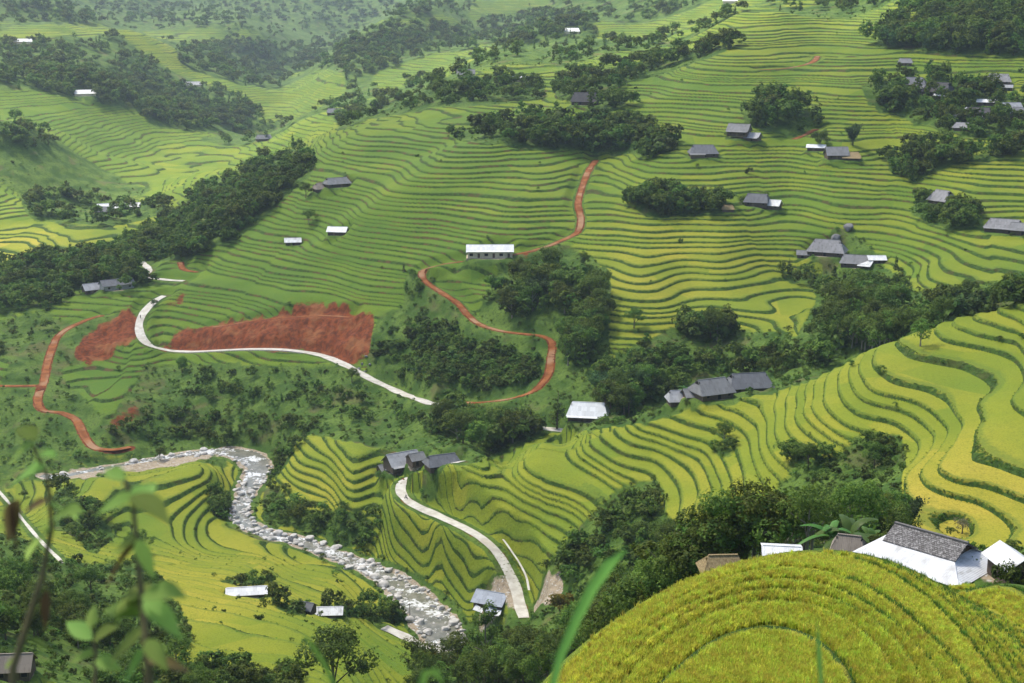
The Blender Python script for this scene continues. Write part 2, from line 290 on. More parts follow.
# coarse log-polar tables of ripeness, rough ground, soil and sand
MA, ML = 620, 900
_ma = np.linspace(AZ0, AZ1, MA); _ml = np.linspace(math.log(8), L1, ML)
_A, _L = np.meshgrid(_ma, _ml, indexing='ij')
_x = np.sin(_A)*np.exp(_L); _y = np.cos(_A)*np.exp(_L); _zz = z_smooth(_x, _y)
_px, _py, _d = proj(_x, _y, _zz)
_j = np.minimum(1, 260/_d+.25)
_jx = _px + 6*_j*fbm(_x/14, _y/14, 31, 2) + 3*fbm(_x/60, _y/60, 33, 1); _jy = _py + 4*_j*fbm(_x/14, _y/14, 35, 2)
T_rip = np.zeros_like(_x); _ws = np.zeros_like(_x)
_ux = (_px-512)/F; _uy = (_py-341)/F*1.6; _ul = np.log(np.maximum(_d, 1))*0.35
for k in range(len(_rp)):
    g = 1/((_ux-_ru[k, 0])**2+(_uy-_ru[k, 1])**2+(_ul-_ru[k, 2])**2+8e-5)**1.6; T_rip += g*_rp[k, 3]; _ws += g
T_rip /= _ws
T_wild = np.zeros_like(_x); T_soil = np.zeros_like(_x); T_sand = np.zeros_like(_x)
for pg, a, b, v in WILD: T_wild = np.maximum(T_wild, v*(inside(pg, _jx, _jy) & (_d > a) & (_d < b)))
for n, pg, a, b, c, k, h, u in VEG: T_wild = np.maximum(T_wild, min(1, u+.25)*(inside(pg, _jx, _jy) & (_d > a) & (_d < b)))
for pg, a, b, v in SOIL: T_soil = np.maximum(T_soil, v*(inside(pg, _px+.8*(_jx-_px)+1.2*_j*fbm(_x/5, _y/5, 37, 2), _py+1.2*(_jy-_py)+1.5*_j*fbm(_x/5, _y/5, 39, 2)) & (_d > a) & (_d < b)))
for pg, a, b, v in SAND: T_sand = np.maximum(T_sand, v*(inside(pg, _jx, _jy) & (_d > a) & (_d < b)))
_R = np.exp(_L)
T_wild = np.maximum(T_wild, sstep(-.22, .02, fbm(_x/130, _y/130, 41, 3))*sstep(1000, 1200, _R)*.9)
T_wild = np.maximum(T_wild, sstep(2300, 3000, _R)*.85); T_wild = np.maximum(T_wild, 1-sstep(60, 66, _R))
def blur(T, n=1):
    for _ in range(n):
        T = (np.roll(T, 1, 0)+np.roll(T, -1, 0)+2*T)/4; T = (np.roll(T, 1, 1)+np.roll(T, -1, 1)+2*T)/4
    return T
T_wild = blur(T_wild, 2); T_soil = blur(T_soil, 1); T_sand = blur(T_sand, 1)
def mlook(T, x, y):
    a = np.clip((np.arctan2(x, y)-AZ0)/(AZ1-AZ0)*(MA-1), 0, MA-1.001); l = np.clip((np.log(np.maximum(np.hypot(x, y), 8))-_ml[0])/(_ml[-1]-_ml[0])*(ML-1), 0, ML-1.001)
    i = a.astype(int); j = l.astype(int); fa = a-i; fl = l-j
    return (T[i, j]*(1-fa)+T[i+1, j]*fa)*(1-fl)+(T[i, j+1]*(1-fa)+T[i+1, j+1]*fa)*fl

# ------------------------------------------------------------------ roads, tracks and the river: centre lines laid on the land
LINES = []        # name, world points, half widths, kind, material
def smooth_path(pts, n):
    pts = np.asarray(pts, float); t = np.r_[0, np.cumsum(np.linalg.norm(np.diff(pts[:, :2], axis=0), axis=1))]
    L = t[-1]; m = max(8, int(L/n)); s = np.linspace(0, L, m)
    # Catmull-Rom through the points
    out = np.empty((m, pts.shape[1]))
    idx = np.clip(np.searchsorted(t, s, side='right')-1, 0, len(pts)-2)
    for q in range(m):
        i = idx[q]; p1, p2 = pts[i], pts[i+1]; p0 = pts[i-1] if i > 0 else 2*p1-p2; p3 = pts[i+2] if i+2 < len(pts) else 2*p2-p1
        u = (s[q]-t[i])/max(1e-6, t[i+1]-t[i])
        out[q] = .5*((2*p1)+(-p0+p2)*u+(2*p0-5*p1+4*p2-p3)*u*u+(-p0+3*p1-3*p2+p3)*u**3)
    return out
def path(name, s, hw, kind, rmin=15, lvl=25, step=1.5):
    q = [[float(v) for v in a.split(',')] for a in s.split()]
    px = [a[0] for a in q]; py = [a[1] for a in q]; ws = [a[2] if len(a) > 2 else hw for a in q]
    h = hit(px, py, rmin)
    c = smooth_path(np.c_[h, ws], step)
    k = max(1, int(lvl/step))
    if k > 1:
        ker = np.hanning(k+2)[1:-1]; ker /= ker.sum()
        zz = np.pad(c[:, 2], k, mode='edge'); zz = np.convolve(zz, ker, 'same')[k:-k]; c[:, 2] = zz
    LINES.append((name, c[:, :3], c[:, 3], kind)); return c
path('concrete_road', '142,262 149,270 144,277 162,280 184,281', 1.9, 'road', 560)
path('concrete_road', '164,295 155,302 147,309 141,318 139,328 142,338 150,346 165,351 190,352 225,350 262,349 295,351 322,356 345,365 368,378 395,391 425,401 452,407 485,418 515,424 540,428 566,431', 2.1, 'road', 520)
path('concrete_road', '462,461 440,466 424,470 410,477 401,487 403,496 414,505 440,517 464,528 484,540 498,554 508,571 516,590 520,606 524,618', 2.0, 'road', 380, 14)
path('concrete_road', '384,627 404,637 424,646 446,654', 1.7, 'road', 340)
path('concrete_path', '-4,488 18,514 40,540 62,562', .6, 'road', 300)
path('drain_channel', '503,538 511,552 519,564 526,577 529,592', 0.35, 'road', 380)
path('dirt_track', '596,160 588,172 582,188 578,204 581,220 577,233 560,242 540,249 520,254 490,258 462,262 436,266 423,272 424,281 440,292 458,304 468,316 480,325 500,331 524,334 544,336 552,344 551,358 548,376 536,390 518,398 492,402 466,404', 1.3, 'track', 480)
path('dirt_track', '100,315 84,322 66,330 56,340 48,362 44,382 38,398 42,410 62,414 76,420 84,436 94,448 112,450 130,448', 1.5, 'track', 520)
path('dirt_track', '-20,386 10,386 36,386', 1.4, 'track', 520)
path('dirt_track', '760,70 790,68 812,62 818,56', 1.3, 'track', 560)
path('dirt_track', '794,140 806,134 816,128', 1.2, 'track', 560)
path('dirt_track', '212,328 250,321 290,317 322,316 350,317', .8, 'track', 560)
path('dirt_track', '180,262 184,270 196,272', 1.3, 'track', 600)
path('river', '42,477,2 60,474,2 100,469,1.8 150,461,1.8 200,452,3 228,450,5 250,458,7 258,470,5 250,486,3.8 244,500,3 240,514,3 246,524,3 270,533,3.2 300,544,3.4 340,556,3.6 372,570,4 398,586,4.6 416,600,6 430,616,6.5 442,634,6.5 462,656,6', 6, 'river', 380, 60)

def near_path(c, hw, x, y, reach):
    """distance to a centre line, its height and half width there"""
    pad = reach+2; m = np.flatnonzero((x > c[:, 0].min()-pad) & (x < c[:, 0].max()+pad) & (y > c[:, 1].min()-pad) & (y < c[:, 1].max()+pad))
    if not len(m): return m, None, None, None
    xx, yy = x[m], y[m]; bd = np.full(len(m), 1e9); bi = np.zeros(len(m), int)
    for s in range(0, len(c), 24):
        e = c[s:s+25]; p = np.flatnonzero((xx > e[:, 0].min()-pad) & (xx < e[:, 0].max()+pad) & (yy > e[:, 1].min()-pad) & (yy < e[:, 1].max()+pad))
        if not len(p): continue
        dd = (xx[p][:, None]-e[None, :, 0])**2+(yy[p][:, None]-e[None, :, 1])**2
        j = dd.argmin(1); v = dd[np.arange(len(p)), j]; b = v < bd[p]
        bd[p[b]] = v[b]; bi[p[b]] = s+j[b]
    ok = bd < 1e8; m = m[ok]; return m, np.sqrt(bd[ok]), c[bi[ok], 2], hw[bi[ok]]

PADS = []         # levelled ground under buildings: x, y, z, radius
def crest_d(px): return np.interp(px, [430, 440, 480, 540, 600, 700, 800, 900, 1024, 1100], [505, 508, 496, 484, 474, 464, 462, 466, 470, 472])
def road_px(py): return np.interp(py, [440, 462, 466, 480, 500, 517, 540, 570, 606, 640], [470, 452, 445, 402, 410, 440, 484, 508, 520, 524])
def terrace_t(x, y, zs):
    R = np.hypot(x, y); d = y*CP-zs*SP; px = 512+F*x/d; py = 341.5-F*(y*SP+zs*CP)/d
    h = np.full(R.shape, 1.95); A = np.full(R.shape, .42); ris = np.full(R.shape, .2)
    def st(m, hh, aa, rr): h[m] = hh; A[m] = aa; ris[m] = rr
    st(R > 1150, 2.6, .4, .16)
    low = (py > 436) & (R < 660); st(low, 1.9, .6, .22)
    st(low & (R < 470) & (px < 430) & (py > 566), 2.0, .6, .22)
    st((d < crest_d(px)) & (px > road_px(py)) & (R > 130), 2.05, .62, .12)
    st(R < 150, 1.5, .9, .36); ris = np.where(R < 150, .1+.26*sstep(76, 90, d), ris)
    t = zs/h+.4*(R < 150)
    u = (x+14*vn(x/50, y/50, 55))/64+.3*vn(y/90, x/90, 56); k = np.floor(u); f = u-k; rnd = lambda q: _T[(q.astype(np.int64)*37) & 255, 9]; t = t + .34*(R > 150)*(rnd(k)*(1-sstep(.95, 1, f))+rnd(k+1)*sstep(.95, 1, f))
    t = t + .75*vn(t*.42, t*0+3.3, 50) + .4*sstep(430, 520, R)*vn(x/48, y/48, 51) + .16*vn(x/20, y/20, 52)
    return t, h, A, ris
RIS = .24
def terraced(x, y):
    zs = z_smooth(x, y); t, h, A, ris = terrace_t(x, y, zs)
    wild = np.clip(mlook(T_wild, x, y), 0, 1); soil = np.clip(mlook(T_soil, x, y), 0, 1); sand = np.clip(mlook(T_sand, x, y), 0, 1)
    k = np.floor(t); f = t-k; g = sstep(0, ris, f) ; step = (g-f)*h
    amt = A*(1-sstep(.35, .75, wild))*(1-sstep(.3, .7, np.maximum(soil, sand)))
    R = np.hypot(x, y)
    bump = wild*(.55*vn(x/6, y/6, 60)+.3*vn(x/2.4, y/2.4, 61))*sstep(40, 120, R) + soil*(1.5*np.abs(vn(x/3.5, y/9, 62))+.8*vn(x/9, y/9, 63))
    return zs+amt*step+bump, t, wild, soil, sand, ris
def carve(x, y, z, wild, soil, sand):
    """level the pads, bench the roads and cut the river bed into the land"""
    for (cx, cy, cz, r) in PADS:
        m = np.flatnonzero((np.abs(x-cx) < r*2.2) & (np.abs(y-cy) < r*2.2))
        if len(m):
            d = np.hypot(x[m]-cx, y[m]-cy); b = 1-sstep(r, r*1.7, d); z[m] = z[m]*(1-b)+cz*b; wild[m] = np.maximum(wild[m], b*.8); sand[m] = np.maximum(sand[m], .62*(1-sstep(r*.7, r*1.25, d)))
    for name, c, hw, kind in LINES:
        if name == 'drain_channel': continue
        reach = 30 if kind == 'river' else 12
        m, d, cz, w = near_path(c, hw, x, y, reach)
        if m is None or not len(m): continue
        if kind == 'river':
            b = 1-sstep(w*.95, w+11, d); z[m] = z[m]*(1-b)+(cz-.5*(1-sstep(0, w, d)))*b
            sand[m] = np.maximum(sand[m], 1-sstep(w+.2, w+2.0, d+1.2*vn(x[m]/5, y[m]/5, 70))); wild[m] = np.maximum(wild[m], 1-sstep(w+1.5, w+5, d))
        else:
            b = 1-sstep(w+1.2, w+6.5, d); z[m] = z[m]*(1-b)+cz*b; wild[m] = np.maximum(wild[m], (1-sstep(w+1.0, w+2.4, d))*.9)
            if kind == 'track' or name == 'concrete_road': soil[m] = np.maximum(soil[m], (1-sstep(w, w+1.6, d))*(.9 if kind == 'track' else .45))
    return z
# ------------------------------------------------------------------ material helpers
def mat(name):
    m = bpy.data.materials.new(name); m.use_nodes = True; n = m.node_tree; n.nodes.clear()
    out = n.nodes.new('ShaderNodeOutputMaterial'); return m, n, out
class G:
    """small helper to wire nodes"""
    def __init__(s, n): s.n = n
    def new(s, t, **kw):
        o = s.n.nodes.new(t)
        for k, v in kw.items(): setattr(o, k, v)
        return o
    def put(s, sock, v):
        if isinstance(v, bpy.types.NodeSocket): s.n.links.new(v, sock)
        else: sock.default_value = v
    def math(s, op, a, b=0.0, clamp=False):
        o = s.new('ShaderNodeMath', operation=op, use_clamp=clamp); s.put(o.inputs[0], a); s.put(o.inputs[1], b); return o.outputs[0]
    def mix(s, f, a, b):
        o = s.new('ShaderNodeMix', data_type='RGBA'); s.put(o.inputs[0], f)
        s.put(o.inputs[6], a if isinstance(a, bpy.types.NodeSocket) else (*a, 1)); s.put(o.inputs[7], b if isinstance(b, bpy.types.NodeSocket) else (*b, 1)); return o.outputs[2]
    def ramp(s, v, lo, hi):
        o = s.new('ShaderNodeMapRange', interpolation_type='SMOOTHSTEP'); s.put(o.inputs[0], v); o.inputs[1].default_value = lo; o.inputs[2].default_value = hi; return o.outputs[0]
    def noise(s, vec, scale, detail=3, rough=.55):
        o = s.new('ShaderNodeTexNoise'); s.put(o.inputs['Vector'], vec); o.inputs['Scale'].default_value = scale; o.inputs['Detail'].default_value = detail; o.inputs['Roughness'].default_value = rough; return o.outputs['Fac']
    def pos(s): return s.new('ShaderNodeNewGeometry').outputs['Position']
    def attr(s, n): return s.new('ShaderNodeAttribute', attribute_name=n)
    def scale(s, v, k):
        o = s.new('ShaderNodeVectorMath', operation='MULTIPLY'); s.put(o.inputs[0], v); o.inputs[1].default_value = k; return o.outputs[0]
    def princ(s, col, rough=.8, spec=.2, bump=None, bs=.5, bd=1.0):
        p = s.new('ShaderNodeBsdfPrincipled'); s.put(p.inputs['Base Color'], col if isinstance(col, bpy.types.NodeSocket) else (*col, 1)); s.put(p.inputs['Roughness'], rough); p.inputs['Specular IOR Level'].default_value = spec
        if bump is not None:
            b = s.new('ShaderNodeBump'); b.inputs['Strength'].default_value = bs; b.inputs['Distance'].default_value = bd; s.put(b.inputs['Height'], bump); s.n.links.new(b.outputs[0], p.inputs['Normal'])
        return p
MATS = {}
def simple(name, col, rough=.8, spec=.2, var=.25, scale=1.0, col2=None, bump=0.0, stretch=(1, 1, 1)):
    if name in MATS: return MATS[name]
    m, n, out = mat(name); g = G(n); tc = g.new('ShaderNodeTexCoord').outputs['Object']; v = g.scale(tc, stretch)
    a = g.noise(v, scale, 4); a = g.ramp(a, .5-.22, .5+.22); c2 = col2 or tuple(c*(1-var) for c in col)
    c = g.mix(a, col, c2); fine = g.noise(v, scale*7, 2); c = g.mix(g.math('MULTIPLY', g.ramp(fine, .5, .75), .35), c, tuple(x*.6 for x in col))
    p = g.princ(c, rough, spec, fine if bump else None, bump, .1); n.links.new(p.outputs[0], out.inputs[0]); MATS[name] = m; return m

def ground_material():
    m, n, out = mat('terraced ground'); g = G(n); p = g.pos()
    t = g.attr('terrace').outputs['Fac']; lc = g.attr('cover'); sep = g.new('ShaderNodeSeparateColor'); n.links.new(lc.outputs['Color'], sep.inputs[0])
    rip, wild, soil = sep.outputs[0], sep.outputs[1], sep.outputs[2]; sand = lc.outputs['Alpha']
    k = g.math('FLOOR', t); f = g.math('SUBTRACT', t, k)
    jit = g.math('MULTIPLY', g.math('SUBTRACT', g.noise(p, .7, 3), .5), .22)
    fj = g.math('ADD', f, jit)
    # one colour to a field: random by terrace level and by stretch along it
    cmb = g.new('ShaderNodeCombineXYZ'); sx = g.new('ShaderNodeSeparateXYZ'); n.links.new(p, sx.inputs[0])
    n.links.new(g.math('MULTIPLY', sx.outputs[0], 1/38), cmb.inputs[0]); n.links.new(g.math('MULTIPLY', sx.outputs[1], 1/38), cmb.inputs[1]); n.links.new(g.math('MULTIPLY', k, 3.71), cmb.inputs[2])
    vo = g.new('ShaderNodeTexVoronoi'); n.links.new(cmb.outputs[0], vo.inputs['Vector']); vo.inputs['Scale'].default_value = 1
    vs = g.new('ShaderNodeSeparateColor'); n.links.new(vo.outputs['Color'], vs.inputs[0])
    r = g.math('ADD', rip, g.math('MULTIPLY', g.math('SUBTRACT', vs.outputs[0], .5), .26))
    r = g.math('ADD', r, g.math('MULTIPLY', g.math('SUBTRACT', g.noise(p, .035, 3), .5), .5), True)
    cr = g.new('ShaderNodeValToRGB'); n.links.new(r, cr.inputs[0]); el = cr.color_ramp.elements
    el[0].position = 0; el[0].color = (.074, .156, .015, 1); el[1].position = 1; el[1].color = (.415, .340, .044, 1)
    e = el.new(.3); e.color = (.118, .198, .017, 1); e = el.new(.6); e.color = (.215, .256, .020, 1); e = el.new(.85); e.color = (.325, .308, .030, 1)
    fine = g.noise(g.scale(p, (1, 1, .5)), 2.2, 4, .7)
    rice = g.mix(g.math('MULTIPLY', g.ramp(fine, .42, .72), .6), cr.outputs[0], (.085, .115, .010))
    rice = g.mix(g.math('MULTIPLY', g.ramp(g.noise(p, .25, 3), .5, .72), .25), rice, (.14, .17, .012))
    # grassy banks with earth showing in places
    bank = g.mix(g.ramp(g.noise(p, .55, 4, .65), .38, .66), (.024, .054, .007), (.056, .108, .014))
    earth = g.math('MULTIPLY', g.ramp(g.noise(p, .16, 4, .6), .48, .64), .8)
    earth = g.math('MULTIPLY', earth, g.ramp(rip, .85, .1))
    bank = g.mix(earth, bank, (.115, .066, .028))
    wv = g.math('MULTIPLY', g.math('SUBTRACT', g.noise(p, .022, 2), .5), .36); fj = g.math('ADD', fj, wv); fj = g.math('SUBTRACT', fj, g.attr('bankwidth').outputs['Fac'])
    isb = g.ramp(fj, .03, -.05)
    lip = g.math('MULTIPLY', g.ramp(fj, -.01, .03), g.ramp(fj, .16, .06))
    field = g.mix(isb, rice, bank); field = g.mix(g.math('MULTIPLY', lip, .55), field, (.085, .150, .022))
    # rough grass and scrub
    gr = g.mix(g.ramp(g.noise(p, .09, 4, .6), .36, .64), (.046, .098, .013), (.105, .170, .026))
    gr = g.mix(g.ramp(g.noise(p, .8, 4, .7), .48, .7), gr, (.030, .064, .010))
    gr = g.mix(g.math('MULTIPLY', g.ramp(g.noise(p, .05, 4, .6), .56, .7), .6), gr, (.13, .11, .045))
    c = g.mix(g.ramp(g.math('ADD', wild, g.math('MULTIPLY', g.math('SUBTRACT', g.noise(p, .3, 3), .5), .6)), .4, .62), field, gr)
    red = g.mix(g.ramp(g.noise(g.scale(p, (1, 1, .12)), .5, 5, .7), .38, .6), (.215, .055, .014), (.105, .028, .009))
    red = g.mix(g.math('MULTIPLY', g.ramp(g.noise(p, .12, 4), .52, .68), .6), red, (.27, .115, .042))
    sj = g.math('MULTIPLY', g.math('SUBTRACT', g.noise(p, .45, 4, .65), .5), .7)
    sj = g.math('ADD', sj, g.math('MULTIPLY', g.math('SUBTRACT', g.noise(p, .11, 3), .55), .7)); c = g.mix(g.ramp(g.math('ADD', soil, sj), .36, .62), c, red)
    sd = g.mix(g.ramp(g.noise(p, .6, 5, .7), .4, .62), (.37, .30, .21), (.24, .19, .13)); sd = g.mix(g.ramp(g.noise(p, 1.2, 3, .7), .54, .66), sd, (.54, .52, .48))
    c = g.mix(g.ramp(g.math('ADD', sand, sj), .4, .6), c, sd)
    hb = g.math('ADD', g.math('MULTIPLY', g.noise(g.scale(p, (1, 1, .6)), 2.6, 3, .7), .5), g.math('MULTIPLY', g.noise(p, .7, 3, .6), .5))
    b = g.princ(c, .85, .12, hb, .55, .9); n.links.new(b.outputs[0], out.inputs[0]); return m

def numesh(name, V, Fq, mats=(), smooth=True):
    me = bpy.data.meshes.new(name); V = np.asarray(V, np.float32); Fq = np.asarray(Fq, np.int32)
    me.vertices.add(len(V)); me.vertices.foreach_set('co', V.ravel()); k = Fq.shape[1]
    me.loops.add(Fq.size); me.loops.foreach_set('vertex_index', Fq.ravel()); me.polygons.add(len(Fq))
    me.polygons.foreach_set('loop_start', np.arange(0, Fq.size, k, dtype=np.int32)); me.polygons.foreach_set('loop_total', np.full(len(Fq), k, np.int32))
    if smooth: me.polygons.foreach_set('use_smooth', np.ones(len(Fq), bool))
    me.update(calc_edges=True)
    for m in mats: me.materials.append(m)
    return me
def link(name, me, parent=None):
    o = bpy.data.objects.new(name, me); COL.objects.link(o)
    if parent is not None: o.parent = parent
    return o
def tag(o, label=None, cat=None, group=None, kind=None):
    if label: o['label'] = label
    if cat: o['category'] = cat
    if group: o['group'] = group
    if kind: o['kind'] = kind
    return o

# ------------------------------------------------------------------ the ground, one sheet
def build_ground():
    cols = np.linspace(AZ0, AZ1, NCOL); seg = []
    for a, b, st in ((1, 40, .06), (40, 150, .0024), (150, 300, .003), (300, 1150, .00135), (1150, 2600, .0026), (2600, 5200, .007)):
        seg.append(np.arange(math.log(a), math.log(b), st))
    rows = np.concatenate(seg+[[math.log(5200)]]); A_, L_ = np.meshgrid(cols, rows, indexing='ij')
    R = np.exp(L_); x = (np.sin(A_)*R).ravel(); y = (np.cos(A_)*R).ravel()
    z, t, wild, soil, sand, ris = terraced(x, y); z = carve(x, y, z, wild, soil, sand)
    rip = np.clip(mlook(T_rip, x, y), 0, 1)
    nc, nr = A_.shape; i = np.arange(nc*nr).reshape(nc, nr)
    Fq = np.stack([i[:-1, :-1], i[1:, :-1], i[1:, 1:], i[:-1, 1:]], -1).reshape(-1, 4)
    me = numesh('ground', np.stack([x, y, z], 1), Fq, [ground_material()])
    at = me.attributes.new('terrace', 'FLOAT', 'POINT'); at.data.foreach_set('value', t.astype(np.float32))
    at = me.attributes.new('bankwidth', 'FLOAT', 'POINT'); at.data.foreach_set('value', ris.astype(np.float32))
    at = me.attributes.new('cover', 'FLOAT_COLOR', 'POINT'); at.data.foreach_set('color', np.stack([rip, wild, soil, sand], 1).astype(np.float32).ravel())
    # which of it the eye can see: a depth map of the land
    px, py, d = proj(x, y, z); zb = np.full((86, 128), 1e9); ix = (px/8).astype(int); iy = (py/8).astype(int); m = (px >= 0) & (py >= 0) & (ix < 128) & (iy < 86)
    fx, fy = (px/2).astype(int), (py/2).astype(int); zb = np.full((345, 515), 1e9); np.minimum.at(zb, (fy[m], fx[m]), d[m]); v = np.flatnonzero(m); v = v[d[v] < zb[fy[v], fx[v]]*1.012+1.0]
    GV.update(x=x[v], y=y[v], z=z[v], t=t[v], wild=wild[v], soil=soil[v], sand=sand[v], ris=ris[v], rip=rip[v], px=px[v], py=py[v], d=d[v])
    o = link('ground', me); tag(o, 'green terraced hillsides dropping into a river valley', 'ground', kind='structure'); print('ground', len(x)); return o
NCOL = 900; GV = {}
def zg(x, y):
    x = np.atleast_1d(np.asarray(x, float)); y = np.atleast_1d(np.asarray(y, float))
    z, t, w_, s, d, _ = terraced(x, y); return carve(x, y, z, w_, s, d)
